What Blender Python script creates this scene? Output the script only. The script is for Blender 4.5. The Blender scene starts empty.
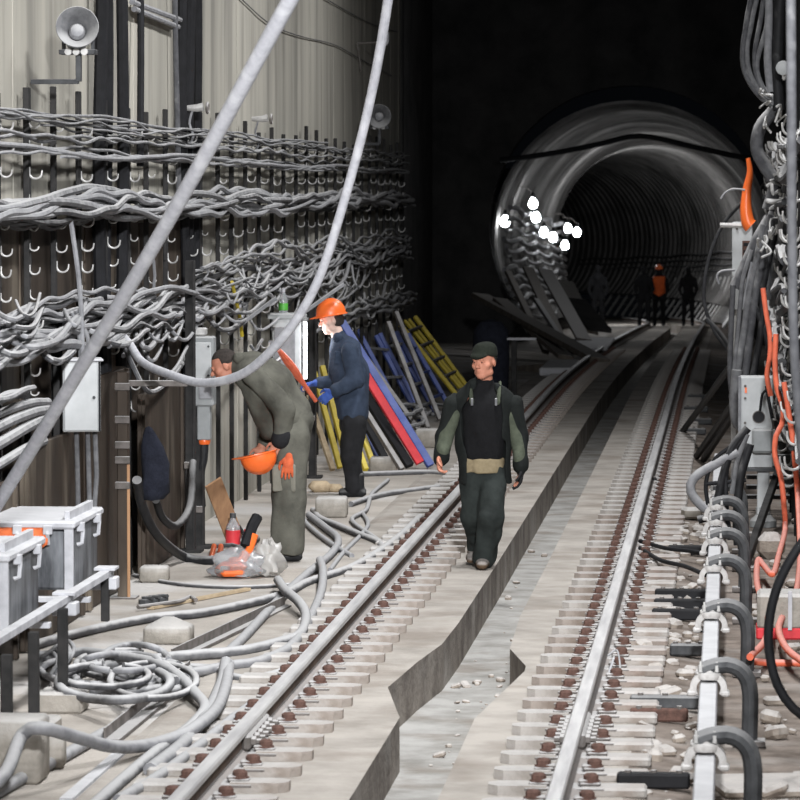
import bpy, math, random
import numpy as np
from mathutils import Vector, Matrix
PI = math.pi
rnd = random.Random(7)
scn = bpy.context.scene
COL = scn.collection

# ------------------------------------------------------------------ camera
# metres; +Y runs along the track, X=0 is the track centre line, Z=0 the concrete track bed
CAM = Vector((1.53, 0.0, 2.73))
FPX = 4000.0
PITCH = math.atan2(210.0, FPX)
YAW = math.atan2(331.0 * math.cos(PITCH), FPX)
_fh = Vector((-math.sin(YAW), math.cos(YAW), 0))
C_R = Vector((math.cos(YAW), math.sin(YAW), 0))
C_F = _fh * math.cos(PITCH) - Vector((0, 0, 1)) * math.sin(PITCH)
C_U = _fh * math.sin(PITCH) + Vector((0, 0, 1)) * math.cos(PITCH)

def at(px, py, Y=None, Z=None, X=None):
    """place seen in the photograph -> point on a real surface (floor height Z, wall X or distance Y)"""
    d = C_F + C_R * ((px - 400) / FPX) + C_U * ((400 - py) / FPX)
    if Z is not None: t = (Z - CAM.z) / d.z
    elif X is not None: t = (X - CAM.x) / d.x
    else: t = (Y - CAM.y) / d.y
    return CAM + d * t

def grade(y):
    t = max(0.0, y - 50.0)
    return -0.026 * t * t / (t + 25.0)

# ------------------------------------------------------------------ scene helpers
def tag(o, label=None, cat=None, group=None, kind=None):
    if label: o['label'] = label
    if cat: o['category'] = cat
    if group: o['group'] = group
    if kind: o['kind'] = kind
    return o

def empty(name, loc=(0, 0, 0), rz=0.0, label=None, cat=None, group=None):
    o = bpy.data.objects.new(name, None)
    o.empty_display_size = 0.1
    COL.objects.link(o)
    o.location = loc
    o.rotation_euler = (0, 0, rz)
    return tag(o, label, cat, group)

def copy_tree(o, parent=None):
    c = o.copy(); COL.objects.link(c)
    if parent: c.parent = parent
    for ch in o.children:
        copy_tree(ch, c)
    return c

class MB:
    """collects shapes; build() links them as ONE mesh object"""
    def __init__(s): s.v = []; s.f = []; s.m = []; s.mi = 0
    def add(s, vs, fs, M=None):
        n = len(s.v)
        if M is not None: vs = [M @ Vector(p) for p in vs]
        s.v += [tuple(p) for p in vs]
        s.f += [tuple(i + n for i in f) for f in fs]
        s.m += [s.mi] * len(fs)
        return s
    def box(s, c, d, M=None, ch=None):
        """box with chamfered edges: centre c, size d"""
        hx, hy, hz = d[0] / 2, d[1] / 2, d[2] / 2
        if ch is None: ch = min(d) * 0.08
        ch = min(ch, min(d) * 0.45)
        T = Matrix.Translation(c)
        if M is not None: T = M @ T
        vs = []; idx = {}
        for sx in (-1, 1):
            for sy in (-1, 1):
                for sz in (-1, 1):
                    for a in range(3):
                        p = [sx * hx, sy * hy, sz * hz]
                        for b in range(3):
                            if b != a: p[b] -= (sx, sy, sz)[b] * ch
                        idx[(sx, sy, sz, a)] = len(vs); vs.append(tuple(p))
        fs = []
        for a in range(3):
            b, c2 = (a + 1) % 3, (a + 2) % 3
            for sg in (-1, 1):
                q = []
                for (u, w) in ((-1, -1), (1, -1), (1, 1), (-1, 1)):
                    k = [0, 0, 0]; k[a] = sg; k[b] = u; k[c2] = w
                    q.append(idx[(k[0], k[1], k[2], a)])
                fs.append(tuple(q if sg > 0 else q[::-1]))
        for a in range(3):
            b, c2 = (a + 1) % 3, (a + 2) % 3
            for u in (-1, 1):
                for w in (-1, 1):
                    k0 = [0, 0, 0]; k1 = [0, 0, 0]
                    k0[a] = -1; k1[a] = 1
                    for k in (k0, k1): k[b] = u; k[c2] = w
                    q = [idx[(*k0, b)], idx[(*k1, b)], idx[(*k1, c2)], idx[(*k0, c2)]]
                    fs.append(tuple(q if u * w < 0 else q[::-1]))
        for sx in (-1, 1):
            for sy in (-1, 1):
                for sz in (-1, 1):
                    q = [idx[(sx, sy, sz, a)] for a in range(3)]
                    fs.append(tuple(q if sx * sy * sz > 0 else q[::-1]))
        return s.add(vs, fs, T)
    def bar(s, a, b, w, h, up=(0, 0, 1), ch=None):
        """rectangular bar from a to b, w across, h along 'up'"""
        a = Vector(a); b = Vector(b); d = b - a; L = d.length; d.normalize()
        up = Vector(up)
        if abs(d.dot(up)) > 0.98: up = Vector((0, 1, 0))
        x = d.cross(up).normalized(); z = x.cross(d)
        M = Matrix(((x.x, d.x, z.x, 0), (x.y, d.y, z.y, 0), (x.z, d.z, z.z, 0), (0, 0, 0, 1)))
        M = Matrix.Translation((a + b) / 2) @ M
        return s.box((0, 0, 0), (w, L, h), M, ch)
    def tube(s, pts, r, n=8, cap=True):
        pts = [Vector(p) for p in pts]
        if len(pts) < 2: return s
        R = r if isinstance(r, (list, tuple)) else [r] * len(pts)
        t = (pts[1] - pts[0]).normalized()
        u = t.orthogonal().normalized()
        vs = []; fs = []
        for i, p in enumerate(pts):
            if 0 < i < len(pts) - 1: t2 = (pts[i + 1] - pts[i - 1])
            elif i: t2 = pts[i] - pts[i - 1]
            else: t2 = pts[1] - pts[0]
            if t2.length < 1e-9: t2 = t
            t2 = t2.normalized()
            q = t.rotation_difference(t2)
            u = (q @ u); u = (u - t2 * u.dot(t2)).normalized(); t = t2
            w = t.cross(u)
            for k in range(n):
                a = 2 * PI * k / n
                vs.append(p + (u * math.cos(a) + w * math.sin(a)) * R[i])
        for i in range(len(pts) - 1):
            for k in range(n):
                k2 = (k + 1) % n
                fs.append((i * n + k, i * n + k2, (i + 1) * n + k2, (i + 1) * n + k))
        if cap:
            fs.append(tuple(range(n))[::-1])
            fs.append(tuple(range((len(pts) - 1) * n, len(pts) * n)))
        return s.add(vs, fs)
    def cyl(s, a, b, r, n=12, r2=None): return s.tube([a, b], [r, r if r2 is None else r2], n)
    def lathe(s, prof, M=None, n=20, closed=False):
        """profile of (radius, height) turned about Z"""
        vs = []; fs = []
        for (r, z) in prof:
            for k in range(n):
                a = 2 * PI * k / n
                vs.append((r * math.cos(a), r * math.sin(a), z))
        L = len(prof)
        for i in range(L - 1 + (1 if closed else 0)):
            j = (i + 1) % L
            for k in range(n):
                k2 = (k + 1) % n
                fs.append((i * n + k, i * n + k2, j * n + k2, j * n + k))
        if not closed:
            if prof[0][0] > 1e-6: fs.append(tuple(range(n))[::-1])
            if prof[-1][0] > 1e-6: fs.append(tuple(range((L - 1) * n, L * n)))
        return s.add(vs, fs, M)
    def prism(s, poly, z0, z1, M=None):
        """polygon (x,y) extruded from z0 to z1"""
        n = len(poly)
        vs = [(x, y, z0) for x, y in poly] + [(x, y, z1) for x, y in poly]
        fs = [tuple(range(n))[::-1], tuple(range(n, 2 * n))]
        for i in range(n):
            j = (i + 1) % n
            fs.append((i, j, n + j, n + i))
        return s.add(vs, fs, M)
    def sweep(s, prof, path, close=True):
        """profile (x,z) swept along path of (x,y,z) in the horizontal frame of the path"""
        n = len(prof); vs = []; fs = []
        path = [Vector(p) for p in path]
        for i, p in enumerate(path):
            a = path[max(0, i - 1)]; b = path[min(len(path) - 1, i + 1)]
            t = Vector((b.x - a.x, b.y - a.y, 0)).normalized()
            r = Vector((t.y, -t.x, 0))
            for (x, z) in prof: vs.append(p + r * x + Vector((0, 0, z)))
        m = n if close else n - 1
        for i in range(len(path) - 1):
            for k in range(m):
                k2 = (k + 1) % n
                fs.append((i * n + k, i * n + k2, (i + 1) * n + k2, (i + 1) * n + k))
        if close:
            fs.append(tuple(range(n))); fs.append(tuple(range((len(path) - 1) * n, len(path) * n))[::-1])
        return s.add(vs, fs)
    def mesh(s, name, mat, smooth=True, angle=35):
        me = bpy.data.meshes.new(name)
        me.from_pydata(s.v, [], s.f)
        me.validate()
        for m in (mat if isinstance(mat, (list, tuple)) else [mat]): me.materials.append(m)
        if len(s.m) == len(me.polygons) and any(s.m):
            me.polygons.foreach_set('material_index', s.m)
        import bmesh
        bm = bmesh.new(); bm.from_mesh(me)
        bmesh.ops.recalc_face_normals(bm, faces=bm.faces)
        bm.to_mesh(me); bm.free()
        if smooth:
            me.polygons.foreach_set('use_smooth', [True] * len(me.polygons))
            me.set_sharp_from_angle(angle=math.radians(angle))
        me.update()
        return me
    def build(s, name, mat, parent=None, smooth=True, angle=35):
        o = bpy.data.objects.new(name, s.mesh(name, mat, smooth, angle))
        COL.objects.link(o)
        if parent is not None: o.parent = parent
        return o

def link(name, me, parent=None, loc=None, rz=None):
    o = bpy.data.objects.new(name, me); COL.objects.link(o)
    if parent is not None: o.parent = parent
    if loc is not None: o.location = loc
    if rz is not None: o.rotation_euler = (0, 0, rz)
    return o

def struct(o): return tag(o, kind='structure')

def spline(pts, step=0.12):
    """smooth curve through the points (Catmull-Rom), sampled about every step"""
    P = [Vector(p) for p in pts]
    if len(P) == 2:
        n = max(2, int((P[1] - P[0]).length / step))
        return [P[0].lerp(P[1], i / n) for i in range(n + 1)]
    P = [P[0] * 2 - P[1]] + P + [P[-1] * 2 - P[-2]]
    out = []
    for i in range(1, len(P) - 2):
        a, b, c, d = P[i - 1:i + 3]
        n = max(2, int((c - b).length / step))
        for k in range(n):
            t = k / n
            out.append(0.5 * ((2 * b) + (c - a) * t + (2 * a - 5 * b + 4 * c - d) * t * t + (3 * b - a - 3 * c + d) * t ** 3))
    out.append(P[-2])
    return out

def Rz(a): return Matrix.Rotation(a, 4, 'Z')
def Rx(a): return Matrix.Rotation(a, 4, 'X')
def Ry(a): return Matrix.Rotation(a, 4, 'Y')
def T(*p): return Matrix.Translation(p if len(p) == 3 else p[0])

# ------------------------------------------------------------------ materials
def mat(name, c1, c2=None, rough=0.7, metal=0.0, scale=6.0, stretch=(1, 1, 1), dust=0.0, bump=0.0, bscale=None,
        spots=None, sscale=3.0, samount=0.5, emit=None, estr=0.0, alpha=None, trans=0.0, detail=5.0, dustcol=(0.62, 0.61, 0.60), obj=True):
    m = bpy.data.materials.new(name); m.use_nodes = True
    nt = m.node_tree; N = nt.nodes; L = nt.links
    b = N['Principled BSDF']
    b.inputs['Roughness'].default_value = rough
    b.inputs['Metallic'].default_value = metal
    b.inputs['Specular IOR Level'].default_value = .22 if rough > .45 else .5
    tc = N.new('ShaderNodeTexCoord'); mp = N.new('ShaderNodeMapping')
    L.new(tc.outputs['Object'], mp.inputs['Vector'])
    mp.inputs['Scale'].default_value = stretch
    c2 = c2 or tuple(x * 0.75 for x in c1)
    nz = N.new('ShaderNodeTexNoise'); nz.inputs['Scale'].default_value = scale; nz.inputs['Detail'].default_value = detail
    nz.inputs['Roughness'].default_value = 0.6
    L.new(mp.outputs['Vector'], nz.inputs['Vector'])
    rp = N.new('ShaderNodeValToRGB')
    rp.color_ramp.elements[0].position = 0.33; rp.color_ramp.elements[0].color = (*c2, 1)
    rp.color_ramp.elements[1].position = 0.62; rp.color_ramp.elements[1].color = (*c1, 1)
    L.new(nz.outputs['Fac'], rp.inputs['Fac'])
    out = rp.outputs['Color']
    def mix(fac, a, bcol):
        mx = N.new('ShaderNodeMix'); mx.data_type = 'RGBA'
        L.new(fac, mx.inputs['Factor']); L.new(a, mx.inputs['A'])
        mx.inputs['B'].default_value = (*bcol, 1)
        return mx.outputs['Result']
    if spots:
        n2 = N.new('ShaderNodeTexNoise'); n2.inputs['Scale'].default_value = sscale; n2.inputs['Detail'].default_value = 7
        L.new(mp.outputs['Vector'], n2.inputs['Vector'])
        mr = N.new('ShaderNodeMapRange'); mr.inputs['From Min'].default_value = 0.52; mr.inputs['From Max'].default_value = 0.66
        mr.inputs['To Max'].default_value = samount
        L.new(n2.outputs['Fac'], mr.inputs['Value'])
        out = mix(mr.outputs['Result'], out, spots)
    if dust > 0:     # pale mineral dust lying on whatever faces up
        ge = N.new('ShaderNodeNewGeometry'); sx = N.new('ShaderNodeSeparateXYZ')
        L.new(ge.outputs['Normal'], sx.inputs['Vector'])
        n3 = N.new('ShaderNodeTexNoise'); n3.inputs['Scale'].default_value = 9; n3.inputs['Detail'].default_value = 4
        L.new(tc.outputs['Object'], n3.inputs['Vector'])
        mu = N.new('ShaderNodeMath'); mu.operation = 'MULTIPLY_ADD'; mu.inputs[1].default_value = 0.9
        L.new(n3.outputs['Fac'], mu.inputs[0]); L.new(sx.outputs['Z'], mu.inputs[2])
        mr = N.new('ShaderNodeMapRange'); mr.inputs['From Min'].default_value = 0.55; mr.inputs['From Max'].default_value = 1.15
        mr.inputs['To Max'].default_value = dust
        L.new(mu.outputs['Value'], mr.inputs['Value'])
        out = mix(mr.outputs['Result'], out, dustcol)
    L.new(out, b.inputs['Base Color'])
    if bump:
        n4 = N.new('ShaderNodeTexNoise'); n4.inputs['Scale'].default_value = bscale or scale * 4; n4.inputs['Detail'].default_value = 5
        L.new(mp.outputs['Vector'], n4.inputs['Vector'])
        bp = N.new('ShaderNodeBump'); bp.inputs['Strength'].default_value = bump; bp.inputs['Distance'].default_value = 0.02
        L.new(n4.outputs['Fac'], bp.inputs['Height']); L.new(bp.outputs['Normal'], b.inputs['Normal'])
    if emit:
        b.inputs['Emission Color'].default_value = (*emit, 1); b.inputs['Emission Strength'].default_value = estr
    if alpha is not None: b.inputs['Alpha'].default_value = alpha
    if trans: b.inputs['Transmission Weight'].default_value = trans
    return m

M = {}
M['slab'] = mat('bed_concrete', (.43, .395, .355), (.29, .265, .235), .9, scale=2.2, spots=(.20, .165, .135), sscale=1.3, samount=.6, bump=.35, bscale=30)
M['floor'] = mat('side_concrete', (.46, .42, .375), (.32, .29, .255), .9, scale=1.6, spots=(.58, .565, .55), sscale=.9, samount=.7, bump=.4, bscale=25)
M['trench_side'] = mat('trench_side_concrete', (.27, .24, .21), (.13, .11, .095), .95, scale=3, spots=(.40, .38, .35), sscale=1.6, samount=.5, bump=.5, bscale=18)  # brown dirt, plus some shading of the sides put into the colour
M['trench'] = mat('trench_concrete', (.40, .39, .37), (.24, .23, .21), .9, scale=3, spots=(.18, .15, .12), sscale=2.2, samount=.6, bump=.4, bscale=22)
M['sleeper'] = mat('sleeper_concrete', (.38, .355, .33), (.26, .235, .21), .9, scale=7, dust=.35, bump=.4, bscale=40, spots=(.24, .18, .14), sscale=5, samount=.4)
M['block'] = mat('block_concrete', (.36, .33, .29), (.24, .22, .19), .9, scale=8, dust=.5, bump=.3, bscale=50)
M['rail_top'] = mat('worn_rail_steel', (.58, .57, .56), (.42, .41, .41), .5, .25, scale=3, stretch=(6, .4, 6))
M['rail'] = mat('rusty_rail_steel', (.17, .125, .10), (.09, .07, .06), .85, .15, scale=5, dust=.35, bump=.2)
M['rust'] = mat('bolt_rust', (.14, .078, .062), (.08, .047, .038), .85, .1, scale=30, bump=.2)
M['iron'] = mat('dusty_iron', (.19, .17, .16), (.11, .10, .09), .8, .3, scale=12, dust=.6)
M['wall'] = mat('tunnel_wall_concrete', (.46, .435, .375), (.32, .305, .265), .88, scale=1.6, stretch=(1.3, 1.3, .16), spots=(.19, .18, .16), sscale=2.0, samount=.6, bump=.12, bscale=18)
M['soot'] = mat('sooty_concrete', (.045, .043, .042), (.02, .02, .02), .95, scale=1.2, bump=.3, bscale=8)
M['lining'] = mat('tunnel_lining', (.30, .29, .28), (.17, .165, .16), .9, scale=.8, spots=(.07, .07, .065), sscale=.5, samount=.7, bump=.3, bscale=6)
M['black'] = mat('black_rubber', (.022, .022, .024), (.012, .012, .013), .6, scale=10, dust=.35)
M['black_bare'] = mat('black_insulation', (.014, .014, .016), (.008, .008, .009), .65, scale=10)
M['cable'] = mat('grey_dusty_cable', (.17, .17, .175), (.10, .10, .105), .75, scale=14, dust=.8, dustcol=(.52, .515, .51))
M['cable_pale'] = mat('pale_cable', (.27, .27, .28), (.18, .18, .19), .7, scale=14, dust=.6, dustcol=(.50, .495, .49))
M['cable_dark'] = mat('dark_dusty_cable', (.10, .10, .105), (.055, .055, .06), .7, scale=14, dust=.75)
M['hose'] = mat('foreground_conduit', (.50, .50, .53), (.40, .40, .43), .6, scale=22, dust=.2, spots=(.66, .66, .68), sscale=9, samount=.5)
M['orange_cable'] = mat('orange_cable_sheath', (.78, .17, .09), (.62, .13, .07), .55, scale=14, dust=.3)
M['hook'] = mat('galvanised_hook', (.55, .54, .52), (.38, .37, .36), .5, .3, scale=20, dust=.5)
M['rack'] = mat('rack_bar_steel', (.04, .038, .037), (.02, .02, .02), .8, .2, scale=9)
M['grey_paint'] = mat('grey_cabinet_paint', (.50, .51, .51), (.41, .42, .42), .5, scale=5, dust=.3)
M['grey_mid'] = mat('mid_grey_paint', (.30, .31, .31), (.23, .24, .24), .55, scale=6, dust=.4)
M['box_metal'] = mat('galvanised_box_steel', (.22, .23, .245), (.035, .037, .042), .45, .3, scale=2.6, stretch=(3, 3, .6))
M['white_dust'] = mat('dust_covered_steel', (.52, .52, .54), (.36, .36, .38), .8, scale=6, dust=.5, dustcol=(.64, .635, .63))
M['bracket'] = mat('bracket_iron', (.075, .077, .08), (.04, .041, .043), .6, .2, scale=10, dust=.28)
M['porcelain'] = mat('insulator_porcelain', (.55, .53, .51), (.38, .36, .34), .5, scale=20, dust=.5)
M['orange'] = mat('orange_plastic', (.92, .17, .03), (.84, .14, .025), .35, scale=4)
M['orange_cloth'] = mat('orange_cloth', (.72, .17, .06), (.55, .12, .04), .9, scale=12, bump=.3)
M['red'] = mat('red_paint', (.70, .05, .06), (.55, .04, .05), .5, scale=6)
M['blue'] = mat('blue_paint', (.07, .11, .36), (.045, .075, .25), .5, scale=6, dust=.15)
M['yellow'] = mat('yellow_paint', (.68, .53, .05), (.50, .38, .04), .5, scale=8, dust=.1)
M['wood'] = mat('raw_board', (.42, .24, .13), (.32, .18, .10), .8, scale=3, stretch=(8, 8, .6))
M['pale_wood'] = mat('pale_wood', (.50, .40, .27), (.38, .29, .19), .85, scale=4, stretch=(6, 1, 6))
M['dark_wood'] = mat('grimy_timber', (.17, .145, .12), (.09, .077, .064), .9, scale=3, stretch=(5, 5, .8), dust=.3)
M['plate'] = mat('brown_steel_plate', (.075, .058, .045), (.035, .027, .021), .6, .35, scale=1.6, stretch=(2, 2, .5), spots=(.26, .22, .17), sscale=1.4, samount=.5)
M['skin'] = mat('skin', (.52, .23, .155), (.44, .18, .115), .55, scale=18)
M['skin_pale'] = mat('skin_in_lamplight', (.72, .52, .44), (.66, .46, .38), .55, scale=18)
M['jacket'] = mat('black_work_jacket', (.011, .013, .012), (.006, .0075, .007), .9, scale=12, bump=.25, bscale=30)
M['sleeve'] = mat('olive_sleeve', (.075, .085, .06), (.045, .052, .037), .9, scale=14, bump=.3, bscale=30)
M['sweater'] = mat('black_knit', (.008, .008, .009), (.005, .005, .0055), .95, scale=40, bump=.3)
M['khaki'] = mat('khaki_shirt', (.26, .21, .13), (.19, .15, .09), .9, scale=16, bump=.2)
M['trousers'] = mat('dark_green_trousers', (.025, .030, .028), (.013, .016, .015), .9, scale=9, bump=.3, bscale=26)
M['overall'] = mat('grey_olive_workwear', (.115, .112, .092), (.072, .07, .058), .9, scale=7, bump=.3, bscale=26)
M['overall_patch'] = mat('pale_olive_patch', (.21, .20, .165), (.16, .152, .125), .9, scale=9, bump=.2, bscale=26)
M['denim'] = mat('blue_grey_jacket', (.042, .058, .092), (.024, .034, .055), .9, scale=9, bump=.3, bscale=26)
M['black_trousers'] = mat('black_trousers', (.020, .020, .022), (.011, .011, .012), .9, scale=9, bump=.3, bscale=26)
M['boot'] = mat('brown_boot', (.10, .065, .04), (.06, .04, .026), .8, scale=14, dust=.3)
M['black_boot'] = mat('black_boot', (.02, .02, .021), (.012, .012, .013), .7, scale=14, dust=.2)
M['hair'] = mat('short_grey_hair', (.055, .045, .04), (.03, .025, .022), .9, scale=60, bump=.5)
M['knit_hat'] = mat('dark_green_knit_cap', (.013, .016, .011), (.007, .009, .006), .95, scale=60, bump=.4)
M['blue_glove'] = mat('blue_rubber_glove', (.06, .12, .42), (.04, .085, .32), .5, scale=14)
M['orange_glove'] = mat('orange_glove', (.62, .13, .05), (.42, .08, .035), .8, scale=20)
M['black_glove'] = mat('black_glove', (.015, .015, .016), (.009, .009, .01), .8, scale=20)
M['lamp'] = mat('lit_bulb', (.9, .9, .9), rough=.3, emit=(.92, .96, 1.0), estr=30.0)
M['tube_lamp'] = mat('lit_tube', (.9, .9, .9), rough=.3, emit=(.90, .95, 1.0), estr=3.0)
M['clear'] = mat('clear_plastic', (.80, .82, .84), (.70, .72, .74), .22, scale=6, trans=.75, bump=.35, bscale=14)
M['milky'] = mat('milky_plastic', (.62, .60, .57), (.50, .48, .45), .35, scale=6, trans=.35, bump=.35, bscale=14)
M['green'] = mat('green_label', (.10, .42, .06), (.07, .32, .04), .4, scale=8)
M['blue_plastic'] = mat('blue_plastic', (.20, .33, .55), (.15, .26, .45), .4, scale=8)
M['dark_cloth'] = mat('navy_cloth', (.016, .018, .028), (.009, .010, .016), .95, scale=14, bump=.4)
M['vest'] = mat('orange_safety_vest', (.85, .16, .04), (.70, .12, .03), .7, scale=10, emit=None)
M['eye'] = mat('dark_eye', (.03, .02, .018), (.02, .015, .012), .3, scale=6)
M['mouth'] = mat('lips', (.42, .15, .12), (.36, .12, .10), .5, scale=12)
M['rock'] = mat('broken_concrete', (.36, .31, .26), (.22, .18, .15), .95, scale=9, dust=.5, bump=.5, bscale=30)
M['sleeper_dirty'] = mat('dirty_sleeper', (.30, .26, .23), (.18, .145, .12), .9, scale=7, dust=.35, bump=.4, bscale=40, spots=(.20, .12, .09), sscale=3, samount=.6)
# ------------------------------------------------------------------ camera object, light, world
cam = bpy.data.cameras.new('camera'); co = bpy.data.objects.new('camera', cam); COL.objects.link(co)
Rm = Matrix(((C_R.x, C_U.x, -C_F.x), (C_R.y, C_U.y, -C_F.y), (C_R.z, C_U.z, -C_F.z)))
co.matrix_world = Matrix.Translation(CAM) @ Rm.to_4x4()
cam.sensor_width = 36; cam.lens = 36 * FPX / 800; cam.clip_end = 500; cam.clip_start = .5
cam.dof.use_dof = True; cam.dof.focus_distance = 28; cam.dof.aperture_fstop = 9
scn.camera = co
w = bpy.data.worlds.new('world'); scn.world = w; w.use_nodes = True
w.node_tree.nodes['Background'].inputs['Color'].default_value = (.6, .7, .9, 1)
w.node_tree.nodes['Background'].inputs['Strength'].default_value = 0.002
vs_ = scn.view_settings
scn.display_settings.display_device = 'sRGB'
vs_.view_transform = 'Standard'; vs_.look = 'None'; vs_.gamma = 1.0; vs_.use_curve_mapping = False
vs_.exposure = 0.12

def area(name, loc, target, sx, sy, power, col=(.93, .96, 1.0), spread=None):
    l = bpy.data.lights.new(name, 'AREA'); l.shape = 'RECTANGLE'; l.size = sx; l.size_y = sy; l.energy = power; l.color = col
    if spread: l.spread = math.radians(spread)
    o = bpy.data.objects.new(name, l); COL.objects.link(o); o.location = loc
    o.rotation_euler = (Vector(target) - Vector(loc)).to_track_quat('-Z', 'Y').to_euler()
    return o
def point(name, loc, power, r=.08, col=(.95, .97, 1.0)):
    l = bpy.data.lights.new(name, 'POINT'); l.energy = power; l.shadow_soft_size = r; l.color = col
    o = bpy.data.objects.new(name, l); COL.objects.link(o); o.location = loc
    return o
# station-hall floodlights under the ceiling
for i, (y, p) in enumerate(((16, 190), (22, 245), (28.5, 235), (35, 200), (41, 120))):
    area('ceiling_floodlight', (.75, y, 6.9), (-.9, y, 0), 1.6, .5, p, (.97, .98, 1.0), 140)
area('frontal_fill', (2.2, 5.5, 6.0), (-1.6, 30, .8), .7, .5, 260, (.95, .97, 1.0), 40)  # unseen fill added from the front to lift the faces

for (x, y, z, p) in ((-1.0, 91, 2.2, 26), (-1.3, 100, 2.2, 32), (-1.6, 109, 2.4, 110), (-3.6, 123, 2.2, 520), (-.2, 76, 4.6, 80)):
    point('tunnel_fill', (x, y, z), p, .12)  # unseen points spreading the bulbs' glow, plus one added over the timbers
# ------------------------------------------------------------------ track alignment
def line(s):
    """centre line: straight, then bending away inside the tunnel; returns x, y, heading vector"""
    S0, R = 112.0, 190.0
    if s <= S0: return 0.0, s, Vector((0, 1, 0))
    a = (s - S0) / R
    return -R * (1 - math.cos(a)), S0 + R * math.sin(a), Vector((-math.sin(a), math.cos(a), 0))
def on(s, u, z=0.0):
    x, y, h = line(s)
    return Vector((x + h.y * u, y - h.x * u, z + grade(s)))

# ------------------------------------------------------------------ floor with the drain trench
EDGE_L = [(0, -.157), (17.9, -.157), (20.45, -.162), (21.7, -.33), (22.9, -.26), (23.8, -.185), (25, -.165), (29.2, -.156), (60, -.16), (170, -.16)]
EDGE_R = [(0, .24), (17.9, .236), (20.45, .226), (22.5, .378), (22.75, .372), (23.6, .234), (25.4, .20), (29.5, .209), (60, .21), (170, .21)]
def lerp_tab(t, y):
    for (a, b), (c, d) in zip(t, t[1:]):
        if a <= y <= c: return b + (d - b) * (y - a) / (c - a)
    return t[-1][1]
st = sorted(set([float(i) for i in range(4, 52)] + [51 + 2.5 * i for i in range(44)] + [a for a, _ in EDGE_L[1:8]] + [a for a, _ in EDGE_R[1:8]]))
fl = MB()
def strip(fu0, fu1, z0, z1, mi, zf=0):
    n = len(st); vs = []; fs = []
    for s in st:
        vs.append(on(s, fu0(s), z0)); vs.append(on(s, fu1(s), z1))
    for i in range(n - 1): fs.append((2 * i, 2 * i + 1, 2 * i + 3, 2 * i + 2))
    fl.mi = mi; fl.add(vs, fs)
K = lambda v: (lambda s: v)
eL = lambda s: lerp_tab(EDGE_L, s); eR = lambda s: lerp_tab(EDGE_R, s)
TB = -.27
strip(K(-5.2), K(-1.42), 0, 0, 1)
strip(K(-1.42), K(-1.36), 0, .012, 0)
strip(K(-1.36), eL, .012, .012, 0)
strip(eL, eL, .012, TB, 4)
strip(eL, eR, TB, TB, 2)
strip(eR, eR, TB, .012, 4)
strip(eR, K(1.06), .012, .012, 0)
strip(K(1.06), K(1.36), .012, -.02, 3)
strip(K(1.36), K(5.0), -.02, -.02, 3)
M['debris_floor'] = mat('dirty_bed', (.25, .21, .18), (.12, .097, .08), .95, scale=4.5, spots=(.42, .39, .36), sscale=1.6, samount=.5, bump=.6, bscale=30)
fo = fl.build('floor', [M['slab'], M['floor'], M['trench'], M['debris_floor'], M['trench_side']], smooth=False); struct(fo)

# ------------------------------------------------------------------ walls, ceiling, tunnel
WX = -2.78
wl = MB()
for i in range(0, 37):            # cast panels with narrow joints
    y0 = 8 + i * 1.22; y1 = min(y0 + 1.214, 52.2)
    if y0 > 52: break
    wl.box((WX - .15 + rnd.uniform(-.003, .003), (y0 + y1) / 2, 3.7), (.3, y1 - y0, 7.8), ch=.003)
struct(wl.build('wall_left', M['wall'], smooth=False))
b = MB(); b.box((WX - .3, 30, 3.7), (.25, 44.5, 7.8)); b.box((-3.9, 52.3, 3.7), (2.3, .25, 7.8)); b.box((-4.95, 68.5, 3.0), (.3, 33, 9))
struct(b.build('wall_recess', M['soot']))
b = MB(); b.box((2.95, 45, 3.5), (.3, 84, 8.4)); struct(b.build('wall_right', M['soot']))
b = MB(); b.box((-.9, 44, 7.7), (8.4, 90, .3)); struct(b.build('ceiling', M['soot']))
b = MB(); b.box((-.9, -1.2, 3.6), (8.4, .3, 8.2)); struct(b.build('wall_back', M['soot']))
# portal: wall with an arched opening
TCX, TCZ, TR = -.60, 1.96 + grade(85) * .0, 2.98
def arch(r, n=44, a0=-42, a1=222):
    return [(r * math.cos(math.radians(a0 + (a1 - a0) * i / n)), r * math.sin(math.radians(a0 + (a1 - a0) * i / n))) for i in range(n + 1)]
pm = MB(); A = arch(TR)
outer = []
for (x, z) in A:
    k = 9.0 / max(abs(x), abs(z)); outer.append((x * k, z * k))
n = len(A)
for yy in (85.0, 85.8):
    vs = [(TCX + x, yy, TCZ + z) for x, z in A] + [(TCX + x, yy, TCZ + z) for x, z in outer]
    pm.add(vs, [(i, i + 1, n + i + 1, n + i) for i in range(n - 1)])
pm.add([(TCX + x, 85.0, TCZ + z) for x, z in A] + [(TCX + x, 85.8, TCZ + z) for x, z in A], [(i, i + 1, n + i + 1, n + i) for i in range(n - 1)])
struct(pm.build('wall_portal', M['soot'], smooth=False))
tm = MB(); rings = []
s = 85.5
while s < 172:
    rings += [(s, TR - .07), (s + .14, TR - .07), (s + .17, TR), (s + .97, TR)]
    s += 1.0
vs = []; fs = []
U = [(math.cos(math.radians(-42 + 264 * i / 44)), math.sin(math.radians(-42 + 264 * i / 44))) for i in range(45)]
for (s, r) in rings:
    x, y, h = line(s); c = on(s, TCX, 0)
    for (a, bz) in U:
        vs.append((c.x + h.y * a * r, c.y - h.x * a * r, TCZ + grade(s) * .55 + bz * r))
for i in range(len(rings) - 1):
    for k in range(44): fs.append((i * 45 + k, i * 45 + k + 1, (i + 1) * 45 + k + 1, (i + 1) * 45 + k))
tm.add(vs, fs); struct(tm.build('wall_tunnel', M['lining'], smooth=False))

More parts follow.
